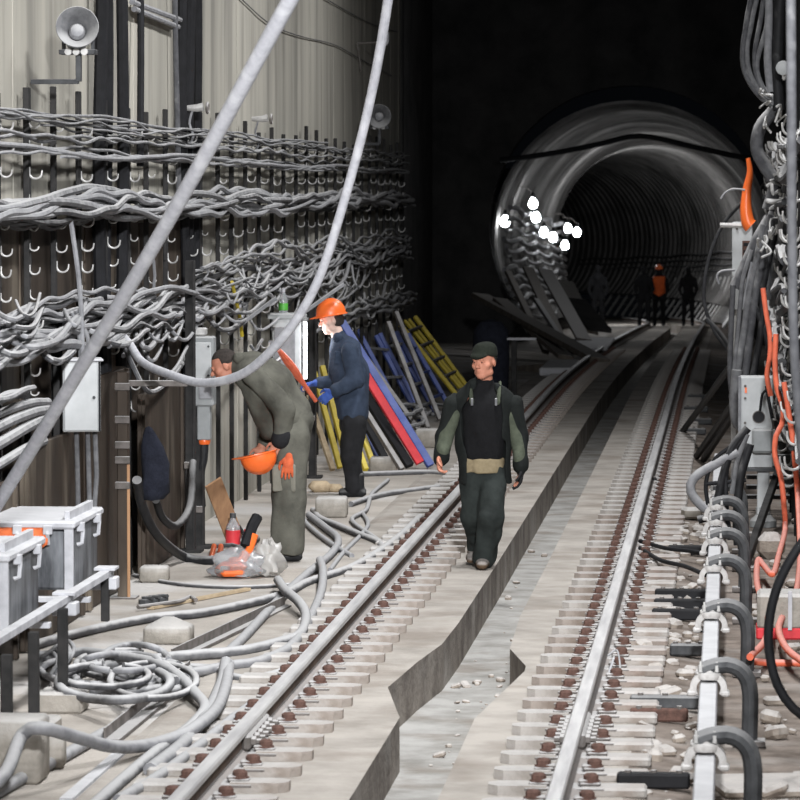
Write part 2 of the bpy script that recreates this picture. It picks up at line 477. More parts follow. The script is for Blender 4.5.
# ------------------------------------------------------------------ running rails
def rail(name, u, joint, label):
    path = [on(s, u, 0) for s in ([12 + i for i in range(0, 40)] + [52 + 2 * i for i in range(42)])]
    foot = [(-.075, .03), (.075, .03), (.075, .04), (.03, .052), (.009, .066), (.009, .125), (.036, .138), (-.036, .138), (-.009, .125), (-.009, .066), (-.03, .052), (-.075, .04)]
    b = MB(); b.sweep(foot, path); r = b.build(name, M['rail']); tag(r, label, 'rail', 'running rails of the track')
    b = MB(); b.sweep([(-.036, .138), (.036, .138), (.036, .160), (.029, .169), (-.029, .169), (-.036, .160)], path)
    h = b.build('rail_head', M['rail_top'], r); tag(h, 'pale worn running surface of the rail')
    for sg in (-1, 1):
        b = MB(); b.box((u + sg * .030, joint, .095), (.042, .82, .075), ch=.012)
        fp = b.build('fishplate', M['iron'], r)
        for k in range(6):
            y = joint - .34 + k * .136
            b = MB(); b.lathe([(.026, 0), (.026, .022), (.014, .024), (.014, .05), (0, .05)], T(u + sg * .05, y, .095) @ Ry(sg * PI / 2), 6)
            b.build('bolt', M['iron'], fp)
    return r
rail('running_rail', -.795, 19.25, 'long running rail beside the men, bolted joint near its front end')
rail('running_rail', .795, 19.45, 'long running rail beside the contact rail, rusty bolts down both sides')

# ------------------------------------------------------------------ half sleepers with their fastenings
def half_sleeper(sg, dirty=False):
    """sg = -1 under one rail, +1 under the other; root at the rail's centre"""
    m = M['sleeper_dirty'] if dirty else M['sleeper']
    b = MB(); inn = -sg
    w = .082
    # inner pad with a pointed end, outer stub
    P = [(inn * .08, -w), (inn * .30, -w), (inn * .345, -w * .45), (inn * .345, w * .45), (inn * .30, w), (inn * .08, w)]
    b.prism(P if inn > 0 else P[::-1], 0, .046)
    b.box((-inn * .22, 0, .015), (.30, .17, .05), ch=.012)
    b.box((0, 0, .008), (.2, .2, .03))
    root = b.build('half_sleeper', m)
    p = MB(); p.box((0, 0, .030), (.36, .17, .016), ch=.004); p.build('base_plate', M['iron'], root)
    for q in (-1, 1):
        c = MB(); c.box((q * .115, 0, .048), (.095, .075, .016), Matrix.Identity(4), .006)
        c.box((q * .085, 0, .058), (.05, .06, .02), ch=.006)
        cl = c.build('clip', M['iron'], root)
        c = MB(); c.lathe([(.042, .056), (.042, .063), (.034, .063), (.034, .084), (.024, .094), (0, .096)], T(q * .118, 0, 0), 8)
        c.build('bolt', M['rust'], cl)
    return root
protoL = half_sleeper(-1); protoR = half_sleeper(1); protoR2 = half_sleeper(1, True)
used = set()
y = 16.9; i = 0
while y < 76:
    for sg, pr in ((-1, protoL), (1, protoR if y > 33 or y < 20.5 else (protoR2 if i % 3 else protoR))):
        o = pr if pr.name not in used else copy_tree(pr)
        used.add(pr.name)
        o.location = (sg * .795, y + rnd.uniform(-.02, .02), .012 + grade(y)); o.rotation_euler = (0, 0, rnd.uniform(-.02, .02))
        if sg < 0: tag(o, 'dusty concrete half sleeper bolted under the rail nearer the workmen', 'sleeper', 'half sleepers under the rail by the workmen')
        else: tag(o, 'dusty concrete half sleeper bolted under the rail nearer the contact rail', 'sleeper', 'half sleepers under the rail by the contact rail')
    y += .5; i += 1
protoR2.location.z += 0 

# ------------------------------------------------------------------ contact rail on hooked brackets
CX, CZ = 1.43, .30
b = MB(); b.sweep([(-.044, .0), (.044, .0), (.044, .075), (.037, .085), (-.037, .085), (-.044, .075)], [(CX, y, CZ - .085) for y in (14, 24, 37)])
cr = b.build('contact_rail', M['white_dust']); tag(cr, 'pale dusty contact rail held up by dark hooked brackets', 'contact rail')
b = MB(); b.box((CX, 25.5, CZ - .105), (.02, 23, .04)); b.build('rail_web', M['iron'], cr)
def hook_bracket():
    root = empty('rail_bracket')
    pts = [(.20, 0, -.02), (.205, 0, .12), (.205, 0, .24), (.19, 0, .315), (.15, 0, .365), (.09, 0, .385), (.02, 0, .375), (-.03, 0, .355)]
    b = MB(); b.tube(spline(pts, .03), .041, 10); b.build('hook_arm', M['bracket'], root)
    b = MB(); b.box((.20, 0, .0), (.16, .14, .03)); b.build('base_plate', M['iron'], root)
    b = MB()
    b.lathe([(.03, .31), (.062, .315), (.066, .33), (.062, .345), (.04, .35), (.04, .362)], None, 14)
    b.build('insulator', M['porcelain'], root)
    b = MB(); 
    ar = [i * PI / 12 for i in range(-2, 15)]
    ring = [(.092 * math.cos(a), .082 * math.sin(a)) for a in ar] + [(.060 * math.cos(a), .052 * math.sin(a)) for a in ar[::-1]]
    b.prism(ring, -.038, .038, T(0, 0, .272) @ Rx(PI / 2))
    for sg in (-1, 1): b.box((sg * .082, 0, .245), (.045, .09, .028), ch=.008); b.box((sg * .05, .045, .335), (.03, .03, .04), ch=.006)
    b.build('clamp', M['porcelain'], root)
    for sg in (-1, 1):
        b = MB(); b.lathe([(.013, .352), (.013, .385), (.007, .386), (.007, .405), (0, .405)], T(sg * .04, -.03, 0), 6); b.build('bolt', M['hook'], root)
    return root
pr = hook_bracket()
for i, y in enumerate((17.2, 19.75, 22.6, 25.4, 27.4, 28.9, 30.3, 31.8)):
    o = pr if i == 0 else copy_tree(pr)
    o.location = (CX, y, 0)
    tag(o, 'dark hooked bracket with a pale clamp arching over the contact rail', 'bracket', 'hooked brackets along the contact rail')
# ------------------------------------------------------------------ cable racks on the left wall
hk = MB(); pts = [(0, 0, .05)] + [(.055 - .055 * math.cos(a), 0, -.05 * math.sin(a)) for a in [i * PI / 8 for i in range(9)]] + [(.112, 0, .022)]
hk.tube(pts, [.011] * 4 + [.009] * 5 + [.007] * 2, 6); HOOK = hk.mesh('cable_hook', M['hook'])
hk = MB(); hk.tube([(0, 0, .03)] + [(.04 - .04 * math.cos(i * PI / 6), 0, -.036 * math.sin(i * PI / 6)) for i in range(7)], .008, 5); HOOK_S = hk.mesh('small_cable_hook', M['hook'])
RX = WX + .06
for i in range(36):
    y = 17.0 + i * 1.0 + rnd.uniform(-.08, .08)
    if y > 51.9: break
    top = 3.26 + rnd.uniform(-.03, .12)
    bm_ = MB(); bm_.box((0, 0, top / 2), (.035, .05, top), ch=.004)
    if i % 2: bm_.box((.004, rnd.choice((-.07, .07)), (top + 2.2) / 2), (.02, .03, top - 2.2), ch=.003)
    po = bm_.build('cable_rack_post', M['rack']); po.location = (RX, y, 0)
    tag(po, 'dark upright rack post with pale crescent hooks on the concrete wall', 'cable rack', 'rack posts along the concrete wall')
    z = 1.2
    while z < 3.2:
        if not (rnd.random() < .1):
            h = link('hook', HOOK if rnd.random() < .75 else HOOK_S, po, (.016, rnd.uniform(-.01, .01), z + rnd.uniform(-.02, .02)))
            h.rotation_euler = (0, 0, rnd.uniform(-.5, .5)); k_ = rnd.uniform(.58, .8); h.scale = (k_, k_, k_)
        z += .148

def wander(y0, y1, z0, x0, wz=.05, wx=.04, sag=.03, zend=None, period=1.0, dy=.1, seed=None):
    """cable lying from hook to hook along the wall"""
    r = random.Random(seed)
    f = [(r.uniform(.12, .55), r.uniform(0, 6.3), r.uniform(.3, 1)) for _ in range(4)]
    g = [(r.uniform(.15, .7), r.uniform(0, 6.3), r.uniform(.3, 1)) for _ in range(4)]
    n = int((y1 - y0) / dy); out = []
    sg = sag * r.uniform(0, .7); ph = r.uniform(0, PI); period = r.uniform(.9, 1.6)
    for i in range(n + 1):
        y = y0 + (y1 - y0) * i / n
        z = z0 if zend is None else z0 + (zend - z0) * i / n
        z += wz * sum(a * math.sin(y * k * 2.2 + p) for k, p, a in f) * .40
        z -= sg * math.sin(PI * y / period + ph) ** 2
        x = x0 + wx * sum(a * math.sin(y * k * 2.5 + p) for k, p, a in g) * .45
        out.append((max(x, WX + .05), y, z + grade(y)))
    return out
sd = [100]
def bundle(n, y0, y1, z, x, r, mats, label, group, wz=.06, wx=.05, sag=.03, zend=None, dzx=.05, ends=True):
    for k in range(n):
        sd[0] += 1; q = random.Random(sd[0])
        a = y0 + (q.uniform(0, .25) * (y1 - y0) if ends and q.random() < .3 else 0)
        e = y1 - (q.uniform(0, .3) * (y1 - y0) if ends and q.random() < .3 else 0)
        P = wander(a, e, z + q.uniform(-dzx, dzx), x + q.uniform(-.03, .06), wz, wx, sag, None if zend is None else zend + q.uniform(-dzx, dzx), seed=sd[0])
        b = MB(); b.tube(P, r * q.uniform(.6, 1.1), 7)
        o = b.build('rack_cable', M[q.choice(mats)])
        tag(o, label, 'cable', group)
HX = RX + .075
bundle(9, 17, 51.6, 3.14, HX - .02, .011, ['cable', 'cable_dark', 'cable'], 'thin dusty cable strung along the topmost hooks of the wall rack', 'cables on the topmost rack hooks', .05, .04, .05, dzx=.07)
bundle(5, 17, 51.6, 2.965, HX, .014, ['cable_pale', 'cable', 'cable_pale'], 'thin pale cable twisted with others under the topmost hooks', 'twisted pale cables under the topmost hooks', .035, .03, .02, dzx=.025)
bundle(10, 17, 51.8, 2.64, HX + .02, .026, ['cable', 'cable', 'cable_pale', 'cable_dark'], 'thick dusty grey cable in the heavy bundle across the upper rack', 'cables in the heavy upper bundle', .085, .06, .05, dzx=.05)
bundle(4, 17, 51.8, 2.58, HX + .0, .020, ['cable_dark', 'black'], 'dark cable under the heavy bundle across the upper rack', 'dark cables under the heavy upper bundle', .05, .05, .05, dzx=.03)
bundle(14, 31, 51.8, 2.02, HX, .018, ['cable', 'cable_pale', 'cable', 'cable_dark'], 'dusty cable in the tangled middle rows beyond the bent worker', 'tangled cables in the middle rows of the far wall', .13, .07, .06, dzx=.17)
bundle(8, 17, 33, 1.98, HX, .022, ['cable', 'cable_pale', 'cable_dark'], 'dusty cable swinging between the middle hooks above the wall cabinet', 'cables above the wall cabinet', .12, .06, .08, 1.9, .12)
bundle(7, 17, 30, 1.70, HX + .04, .024, ['cable', 'cable_pale'], 'pale thick cable dropping in waves just over the wall cabinet', 'wavy cables over the wall cabinet', .12, .06, .07, 1.92, .09)
bundle(7, 26, 42, 1.80, HX + .03, .020, ['cable', 'cable_pale', 'cable_dark'], 'dusty cable looping over the bent worker', 'cables looping over the bent worker', .16, .08, .08, 1.86, .12)
bundle(3, 17, 23.2, 1.50, HX + .05, .028, ['cable', 'cable_pale'], 'thick grey cable beside the wall cabinet, ending short of it', 'short thick cables beside the wall cabinet', .06, .05, .03, 1.55, .05, False)
bundle(5, 36, 51.9, 1.40, HX + .05, .026, ['cable', 'cable_pale', 'cable'], 'heavy pale cable sagging between hooks behind the leaning ladders', 'heavy cables behind the leaning ladders', .05, .04, .08, 1.30, .16, False)
# thick cut cables that come out of the wall at the side of the cabinet
for i, (p0, p1, r) in enumerate((((-10, 431), (52, 409), .032), ((-10, 449), (54, 415), .034), ((-10, 470), (44, 441), .028), ((-10, 418), (48, 402), .026))):
    a = at(p0[0], p0[1], X=-2.62); c = at(p1[0], p1[1], X=-2.62); m_ = a.lerp(c, .5) + Vector((.04, 0, .035))
    b = MB(); b.tube(spline([a + Vector((0, -3, -.12)), a, m_, c], .1), r, 9)
    tag(b.build('cable_stub', M['cable']), ['topmost but one', 'second from the bottom', 'lowest', 'highest'][i] + ' of four thick grey cables cut off beside the wall cabinet', 'cable', 'thick cut cables beside the wall cabinet')
# slack loops hanging between rows
loops = [((118, 330), (150, 392), (190, 352), .018, 'cable_dark'), ((130, 352), (172, 372), (205, 300), .014, 'cable'), ((150, 300), (186, 340), (213, 285), .014, 'cable_pale'),
         ((205, 340), (232, 372), (262, 340), .016, 'cable'), ((215, 300), (240, 322), (268, 292), .013, 'cable_pale'), ((95, 330), (125, 345), (150, 322), .018, 'cable'),
         ((0, 330), (45, 345), (85, 310), .020, 'cable_pale'), ((250, 345), (275, 362), (300, 325), .014, 'cable_dark'), ((240, 300), (262, 330), (300, 290), .012, 'cable_pale'), ((310, 275), (340, 300), (372, 270), .012, 'cable_pale')]
for a, c, d, r, m_ in loops:
    b = MB(); P = [at(*a, X=-2.66), at(*a, X=-2.62).lerp(at(*c, X=-2.5), .45) - Vector((0, 0, .05)), at(*c, X=-2.48), at(*d, X=-2.62).lerp(at(*c, X=-2.5), .45) - Vector((0, 0, .05)), at(*d, X=-2.66)]
    b.tube(spline(P, .06), r, 7)
    tag(b.build('slack_cable', M[m_]), 'slack grey cable hanging in a loop between rows of the wall rack', 'cable', 'slack loops on the wall rack')
q = random.Random(77)
for k in range(44):
    if k < 26: px, py = q.uniform(196, 400), q.uniform(248, 300); py += max(0, (300 - px) * .25)
    else: px, py = q.uniform(-5, 185), q.uniform(300, 345)
    w_, h_ = q.uniform(16, 44), q.uniform(8, 26); w_ *= 1 - .4 * max(0, px - 250) / 150
    P = [at(px - w_ * .5, py + q.uniform(-6, 6), X=-2.64), at(px - w_ * .3, py + h_ * .7, X=-2.56), at(px, py + h_, X=-2.50), at(px + w_ * .3, py + h_ * q.uniform(.4, .8), X=-2.56), at(px + w_ * .5, py - q.uniform(0, 10), X=-2.64)]
    b = MB(); b.tube(spline(P, .06), q.choice((.010, .013, .016, .02)), 7)
    tag(b.build('slack_cable', M[q.choice(('cable', 'cable_pale', 'cable_pale', 'cable_dark'))]), 'short slack cable looping down among the middle rows of the wall rack', 'cable', 'short loops among the middle rack rows')
# drops from the bundle down to the cabinet and thin tails
for (a, c, r) in (((70, 215), (83, 362), .016), ((76, 310), (92, 362), .014), ((72, 312), (80, 362), .012), ((152, 250), (152, 300), .012)):
    b = MB(); A_ = at(*a, X=-2.58); B_ = at(*c, Y=A_.y + .2); b.tube(spline([A_, A_.lerp(B_, .5) + Vector((.02, 0, 0)), B_], .1), r, 7)
    tag(b.build('drop_cable', M['cable_pale']), 'thin pale cable dropping straight down the rack towards the wall cabinet', 'cable', 'cables dropping to the wall cabinet')

# vertical black risers
for i, (px, z0, z1, r, nm, lab) in enumerate(((101, 0.3, 7.5, .045, 'black_bare', 'thick black riser cable beside the nearer loudspeaker, floor to ceiling'), (108, .4, 7.5, .03, 'black_bare', 'black riser cable tight against the thickest riser by the loudspeaker'),
        (122, 1.5, 7.5, .042, 'black_bare', 'black riser cable second along from the nearer loudspeaker'), (140, 2.9, 7.5, .026, 'black_bare', 'thin black riser cable with a bow, alone on the concrete'),
        (177, 2.7, 7.5, .022, 'cable_dark', 'slim dusty riser cable beside the bunch of three black risers'),
        (184, 0.02, 7.5, .038, 'black_bare', 'black riser of the bunch of three, side facing the loudspeaker'), (190, .02, 7.5, .042, 'black_bare', 'middle black riser in the bunch of three over the grey switch box'), (197, .02, 7.5, .034, 'black_bare', 'black riser of the bunch of three, side facing the drooping conduit'))):
    p = at(px, 150, X=WX + .08)
    P = [(p.x + .012 * math.sin(z * 1.7 + i), p.y + (.10 if i == 3 else .03) * math.sin(z * 1.9 + i * 2), z) for z in [z0 + (z1 - z0) * k / 24 for k in range(25)]]
    b = MB(); b.tube(P, r, 9); tag(b.build('riser_cable', M[nm]), lab, 'cable', 'black risers on the concrete wall')
for (p0, p1) in (((132, 2), (180, 20)), ((134, 9), (178, 27))):
    b = MB(); b.tube([at(*p0, X=WX + .06), at(*p1, X=WX + .06)], .022, 8)
    tag(b.build('wall_conduit', M['cable_pale']), ('upper' if p0[1] < 5 else 'lower') + ' of two short pale conduits high between the black risers', 'conduit', 'short conduits between the risers')
for k, W_ in enumerate((((238, -4), (270, 24), (300, 36), (335, 45), (362, 60), (392, 76)), ((318, -6), (345, 10), (372, 24), (398, 32)))):
    b = MB(); b.tube(spline([at(*p, X=WX + .02) for p in W_], .2), .006, 5)
    tag(b.build('thin_wire', M['cable_dark']), ['long thin wire drooping across the bare upper wall', 'short thin wire high near the end of the concrete wall'][k], 'wire')

# ------------------------------------------------------------------ horn loudspeakers
def horn(name, loc, aim, R, label, n=28):
    root = empty(name, loc, 0, label, 'loudspeaker')
    d = Vector(aim).normalized(); q = d.to_track_quat('Z', 'Y').to_matrix().to_4x4()
    b = MB(); b.lathe([(R * .30, -.10), (R * .36, -.03), (R * .55, .05), (R * .82, .10), (R, .125), (R * 1.03, .122), (R * 1.0, .112), (R * .80, .085), (R * .5, .035), (R * .30, -.03), (R * .2, -.10)], q, n)
    b.build('horn_flare', M['cable'], root)
    b = MB(); b.lathe([(R * .26, -.02), (R * .40, .01), (R * .40, .03), (R * .30, .055), (R * .12, .065), (0, .066)], q, n); b.build('centre_bell', M['cable_pale'], root)
    b = MB(); b.lathe([(0, -.24), (R * .45, -.235), (R * .5, -.2), (R * .5, -.12), (R * .3, -.09), (R * .3, -.05)], q, n); b.build('driver_case', M['grey_mid'], root)
    b = MB(); b.bar((0, -.02, -R * .9), (0, .12, -R * .9), .22, .03); b.bar((-.09, .05, -R * .9), (-.09, .05, .0), .02, .04); b.bar((.09, .05, -R * .9), (.09, .05, .0), .02, .04)
    b.bar((0, .06, -R * .9), (0, .06, -R * 2.3), .035, .035); b.bar((0, .06, -R * 2.3), (-.30, .08, -R * 2.3), .03, .03)
    br = b.build('mounting_bracket', M['bracket'], root)
    for sg in (-1, 0, 1):
        b = MB(); b.cyl((sg * .05, -.04, -R * .9), (sg * .05, -.02, -R * .9), .022, 10); b.build('bolt', M['hook'], br)
    return root
p = at(77, 33, X=-2.46); horn('horn_loudspeaker', p, (.18, -1, .28), .128, 'grey horn loudspeaker bracketed high on the wall beside the black risers')
p = at(379, 117, X=-2.52); horn('horn_loudspeaker', p, (.10, -1, .05), .135, 'grey horn loudspeaker at the far end of the concrete wall')
# small rack-top clamps
for (px, py, lab) in ((197, 108, 'small pale lamp holder on the rack top by the three black risers'), (262, 119, 'small pale lamp holder trailing cord on the rack top beyond the long conduit')):
    p = at(px, py, X=-2.62)
    r = empty('lamp_holder', p, 0, lab, 'lamp holder', 'lamp holders on the rack top')
    b = MB(); b.tube([(-.09, 0, 0), (0, 0, 0), (.05, 0, .01)], [.02, .03, .034], 10); b.build('socket', M['hook'], r)
    b = MB(); b.lathe([(.04, 0), (.05, .012), (.04, .024), (.036, .012)], T(.07, 0, 0) @ Ry(PI / 2), 14, True); b.build('guard_ring', M['iron'], r)
    b = MB(); b.tube(spline([(-.03, 0, 0), (-.06, 0, -.12), (-.03, 0, -.22), (-.08, 0, -.30)], .03), .010, 6); b.build('cord', M['cable_pale'], r)
# wall arm
p = at(380, 45, X=-2.5); r = empty('wall_lamp', p, 0, 'small wall lamp on a thin angled arm, high at the end of the concrete wall', 'lamp')
b = MB(); b.tube([(-.22, 0, -.30), (-.26, 0, .02), (.06, 0, .03)], .012, 6); b.build('arm', M['iron'], r)
b = MB(); b.lathe([(.02, .1), (.035, .07), (.035, -.02), (.02, -.06), (0, -.065)], T(.07, 0, .06), 10); b.build('lamp_glass', M['white_dust'], r)

# brown boards added behind the rack, for cable shade and dark panels
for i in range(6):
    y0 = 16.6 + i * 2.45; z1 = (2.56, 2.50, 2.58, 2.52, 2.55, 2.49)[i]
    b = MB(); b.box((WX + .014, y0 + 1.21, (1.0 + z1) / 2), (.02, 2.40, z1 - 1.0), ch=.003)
    tag(b.build('shade_board', M['plate']), 'stained brown board added behind the cable rack to deepen its shade', 'board', 'shade boards behind the cable rack')
# ------------------------------------------------------------------ wall cabinet on its two pipes
p = at(82, 432, Y=24.6)
r = empty('wall_cabinet', (p.x, p.y, p.z), .20, 'pale grey wall cabinet with a keyhole door under the long diagonal conduit', 'cabinet')
b = MB(); b.box((0, .13, .22), (.235, .24, .44), ch=.006); b.build('cabinet_body', M['grey_paint'], r)
b = MB(); b.box((-.006, .004, .22), (.205, .016, .425), ch=.004); d = b.build('door', M['grey_paint'], r)
b = MB(); b.cyl((.075, -.004, .215), (.075, -.014, .215), .010, 10); b.build('lock', M['bracket'], d)
b = MB(); b.box((.11, .002, .22), (.012, .014, .435), ch=.002); b.build('door_gap_seal', M['black_bare'], r)
b = MB(); b.box((0, .13, .447), (.27, .29, .014), ch=.004); b.build('rain_cap', M['white_dust'], r)
for x, l in ((.04, -.9), (.085, -.55), (-.03, -1.05)):
    b = MB(); b.tube([(x, .12, 0), (x + .01, .13, l * .5), (x - .01, .12, l)], .016, 8); b.build('conduit', M['cable'], r)
b = MB(); b.bar((-.14, .3, -1.1), (-.14, .3, .75), .06, .06); b.build('mounting_post', M['rack'], r)

# ------------------------------------------------------------------ brown steel panels and posts low on the wall
specs = [(20, 60, 452, 1.35, 'plate'), (62, 128, 600, 1.42, 'plate'), (132, 182, 575, 1.15, 'plate')]
k = 0
for (y0, y1, top) in ((19.2, 22.9, 1.05), (23.2, 25.3, 1.2), (25.5, 27.2, 1.5), (27.9, 30.0, 1.28)):
    b = MB(); b.box((WX + .16, (y0 + y1) / 2, top / 2 + .01), (.03, y1 - y0, top), ch=.004)
    b.box((WX + .185, y0 + .05, top / 2 + .01), (.03, .06, top), ch=.004); b.box((WX + .185, y1 - .05, top / 2 + .01), (.03, .06, top), ch=.004)
    o = b.build('steel_sheet', M['plate'])
    tag(o, ['stained brown steel sheet behind the junction boxes', 'stained brown steel panel under the wall cabinet', 'stained brown steel panel behind the rusty upright', 'stained brown steel panel behind the hanging jacket'][k], 'panel', 'brown panels along the wall foot'); k += 1
p = at(124, 598, Z=0)
r = empty('steel_upright', (p.x, p.y, 0), 0, 'rusty steel upright with bolted pale clips, between the cabinet and the hanging jacket', 'post')
b = MB(); b.box((0, 0, .76), (.075, .09, 1.52), ch=.006); b.build('post', M['plate'], r)
b = MB(); b.box((.04, -.05, .45), (.02, .012, .9), ch=.003); b.build('worn_edge', M['wood'], r)
b = MB(); b.box((0, 0, .006), (.18, .18, .012)); b.build('foot', M['iron'], r)
for z in (1.42, 1.20, 1.03, .93, .76):
    b = MB(); b.box((.0, -.052, z), (.10, .02, .05), ch=.004); b.build('clip', M['iron'], r)
b = MB(); b.box((.2, .02, 1.44), (.46, .04, .04)); b.build('cross_arm', M['iron'], r)
# dark channel post by the grey switch box
for (px, py, top, lab) in ((190, 552, 2.2, 'black steel channel post carrying the grey switch box'), (199, 548, 1.0, 'short dark post beside the leaning board'), (312, 478, 1.9, 'black upright post between the two workmen')):
    p = at(px, py, Z=0); r = empty('steel_post', (p.x, p.y, 0), 0, lab, 'post')
    b = MB(); b.box((0, 0, top / 2), (.06, .07, top), ch=.004); b.box((.035, 0, top / 2), (.012, .10, top), ch=.002); b.build('channel', M['rack'], r)
    b = MB(); b.box((.01, 0, .012), (.17, .2, .024)); b.build('foot', M['rack'], r)
    b = MB(); b.box((0, -.05, top * .3), (.07, .03, .05)); b.build('clip', M['iron'], r)
# grey switch box
p = at(203, 405, Y=30.2)
r = empty('switch_box', (p.x, p.y, p.z), 0, 'tall grey switch box mounted on the black post in front of the bent worker', 'switch box')
b = MB(); b.box((0, 0, .26), (.185, .16, .53), ch=.012); b.build('case', M['grey_mid'], r)
b = MB(); b.box((.0, -.086, .34), (.15, .014, .28), ch=.005); d = b.build('cover', M['grey_paint'], r)
for sx in (-1, 1):
    for z in (.23, .45): 
        b = MB(); b.cyl((sx * .055, -.092, z), (sx * .055, -.10, z), .009, 8); b.build('bolt', M['bracket'], d)
b = MB(); b.box((.03, -.086, .10), (.10, .016, .10), ch=.004); b.build('nameplate', M['cable_pale'], r)
b = MB(); b.box((.01, 0, -.13), (.10, .10, .27), ch=.008); b.build('duct', M['grey_mid'], r)
b = MB(); b.lathe([(.04, -.30), (.045, -.285), (.045, -.265), (.04, -.255)], T(.01, 0, 0), 14); b.build('collar', M['orange'], r)
b = MB(); b.tube(spline([(.01, 0, -.28), (.0, 0, -.42), (-.03, .02, -.55), (-.02, .05, -.78)], .05), .034, 10); b.build('lead', M['black'], r)
b = MB(); b.box((-.02, 0, .56), (.10, .10, .06), ch=.01); b.build('top_gland', M['hook'], r)
# hanging navy jacket
p = at(151, 501, X=-2.47)
b = MB()
prof = [(0, .0), (.07, .012), (.095, .06), (.09, .14), (.085, .26), (.07, .38), (.045, .46), (.02, .51), (0, .52)]
b.lathe(prof, None, 18)
vs2 = []
for (x, y, z) in b.v:
    a = math.atan2(y, x); f = 1 + .16 * math.sin(3 * a + z * 9) + .08 * math.sin(7 * a - z * 14)
    vs2.append((x * f * 1.05 + .03 * math.sin(z * 7), y * f * .75, z))
b.v = vs2
o = b.build('hanging_jacket', M['dark_cloth'], angle=80); o.location = p
tag(o, 'dark navy jacket hanging bunched on the wall beside the rusty upright', 'jacket')

# ------------------------------------------------------------------ junction boxes on their stand
def junction_box(y0, y1, label, orange):
    xr = -2.085; xl = WX + .02; yc = (y0 + y1) / 2; L_ = y1 - y0; W_ = xr - xl
    r = empty('junction_box', ((xr + xl) / 2, yc, .50), 0, label, 'junction box', 'junction boxes on the low stand')
    b = MB(); b.box((0, 0, .18), (W_ - .06, L_ - .10, .34), ch=.015); b.build('case', M['box_metal'], r)
    b = MB(); b.box((0, 0, .375), (W_, L_, .045), ch=.012)
    b.build('lid', M['white_dust'], r)
    for sx in (W_ / 2 - .06, -W_ / 2 + .12):
        b = MB(); b.bar((sx, -L_ / 2 + .12, .42), (sx, L_ / 2 - .12, .42), .03, .05); b.build('lid_rib', M['white_dust'], r)
    for dy in (-.30, .28):
        b = MB(); b.tube([(W_ / 2 - .005, dy, .36), (W_ / 2 + .012, dy, .33), (W_ / 2 + .006, dy, .26), (W_ / 2 - .02, dy, .25)], .012, 6)
        b.box((W_ / 2 + .0, dy, .35), (.04, .05, .05)); b.build('latch', M['white_dust'], r)
    for dx in (-.15, .02, .19):
        b = MB(); b.tube([(dx, -L_ / 2 - .0, .36), (dx, -L_ / 2 - .02, .33), (dx, -L_ / 2 + .01, .27)], .012, 6)
        b.box((dx, -L_ / 2, .35), (.05, .04, .05)); b.build('latch', M['white_dust'], r)
    b = MB(); b.bar((W_ / 2 - .035, -L_ / 2 + .03, 0), (W_ / 2 - .035, -L_ / 2 + .03, .36), .05, .03); b.build('corner_flange', M['white_dust'], r)
    return r
junction_box(21.85, 22.9, 'galvanised junction box on the stand, farther of the two, orange cloth under its lid', True)
junction_box(19.85, 20.93, 'galvanised junction box on the stand, nearer of the two, no cloth', False)
b = MB()
n = 14; vs = []; fs = []
for i in range(n + 1):
    t = i / n; x = -2.75 + t * .52
    for (dz, dy) in ((.86, -.012), (.80, -.045 - .015 * math.sin(i * 1.3)), (.755 + .018 * math.sin(i * 1.9), -.03 - .018 * math.sin(i * 2.3))):
        vs.append((x, 21.87 + dy, dz))
for i in range(n):
    for k in range(2): fs.append((i * 3 + k, i * 3 + 3 + k, i * 3 + 4 + k, i * 3 + 1 + k))
b.add(vs, fs); o = b.build('cloth', M['orange_cloth'], angle=80); md = o.modifiers.new('thick', 'SOLIDIFY'); md.thickness = .006
tag(o, 'orange cloth caught under the lid of the farther junction box', 'cloth')
r = empty('box_stand', (-2.2, 21.2, 0), 0, 'low steel stand on concrete feet under the two junction boxes', 'stand')
b = MB(); b.bar((.20, -4, .555), (.20, 1.35, .555), .055, .04); b.build('beam', M['white_dust'], r)
b = MB(); b.bar((-.45, -4, .47), (-.45, 2.2, .47), .05, .05); b.build('beam', M['white_dust'], r)
for y in (-2.6, -.75, .55, 1.25):
    b = MB(); b.bar((-.5, y, .475), (.22, y, .475), .06, .03); b.build('cross_bar', M['white_dust'], r)
for y in (1.25, -.15):
    b = MB(); b.box((.20, y, .50), (.13, .12, .07)); b.box((.20, y, .583), (.12, .16, .016)); b.build('end_bracket', M['white_dust'], r)
for (px, py) in ((63, 690), (34, 718), (7, 745), (-40, 800)):
    q = at(px, py, Z=.11) - Vector((-2.2, 21.2, 0))
    b = MB(); b.box((q.x, q.y, .32), (.05, .06, .44), ch=.004); b.build('leg', M['rack'], r)
    b = MB(); b.box((q.x, q.y, .055), (.24, .26, .115), ch=.015); b.build('concrete_foot', M['block'], r)
b = MB(); b.box((.20, 1.2, .41), (.045, .05, .25), ch=.004); b.build('short_post', M['rack'], r)
# ------------------------------------------------------------------ foreground conduits hanging from above
def hang(name, pts, r, m, label, group=None, n=12, step=.1):
    b = MB(); b.tube(spline(pts, step), r, n); o = b.build(name, m, angle=80)
    return tag(o, label, 'cable', group)
a = at(290, 0, Y=16.5); c = at(0, 500, Y=20.5)
d = (c - a)
hang('hanging_conduit', [a - d * 1.8 + Vector((.0, 0, .1)), a - d * .5 + Vector((.0, 0, .03)), a, a + d * .33 + Vector((.01, 0, -.03)), a + d * .66 + Vector((.01, 0, -.02)), c, c + d * .25 + Vector((0, .2, .12))], .035, M['hose'], 'thick pale conduit slanting down across the loudspeaker wall to the junction boxes')
P = [at(px, py, Y=y) for px, py, y in ((425, -640, 22.6), (402, -120, 23.0), (388, 0, 23.2), (368, 110, 23.6), (340, 215, 24.0), (316, 285, 24.3), (285, 335, 24.6), (246, 372, 25.0), (205, 383, 25.4), (168, 374, 25.8), (142, 362, 26.2), (130, 345, 26.6), (118, 330, 26.9))]
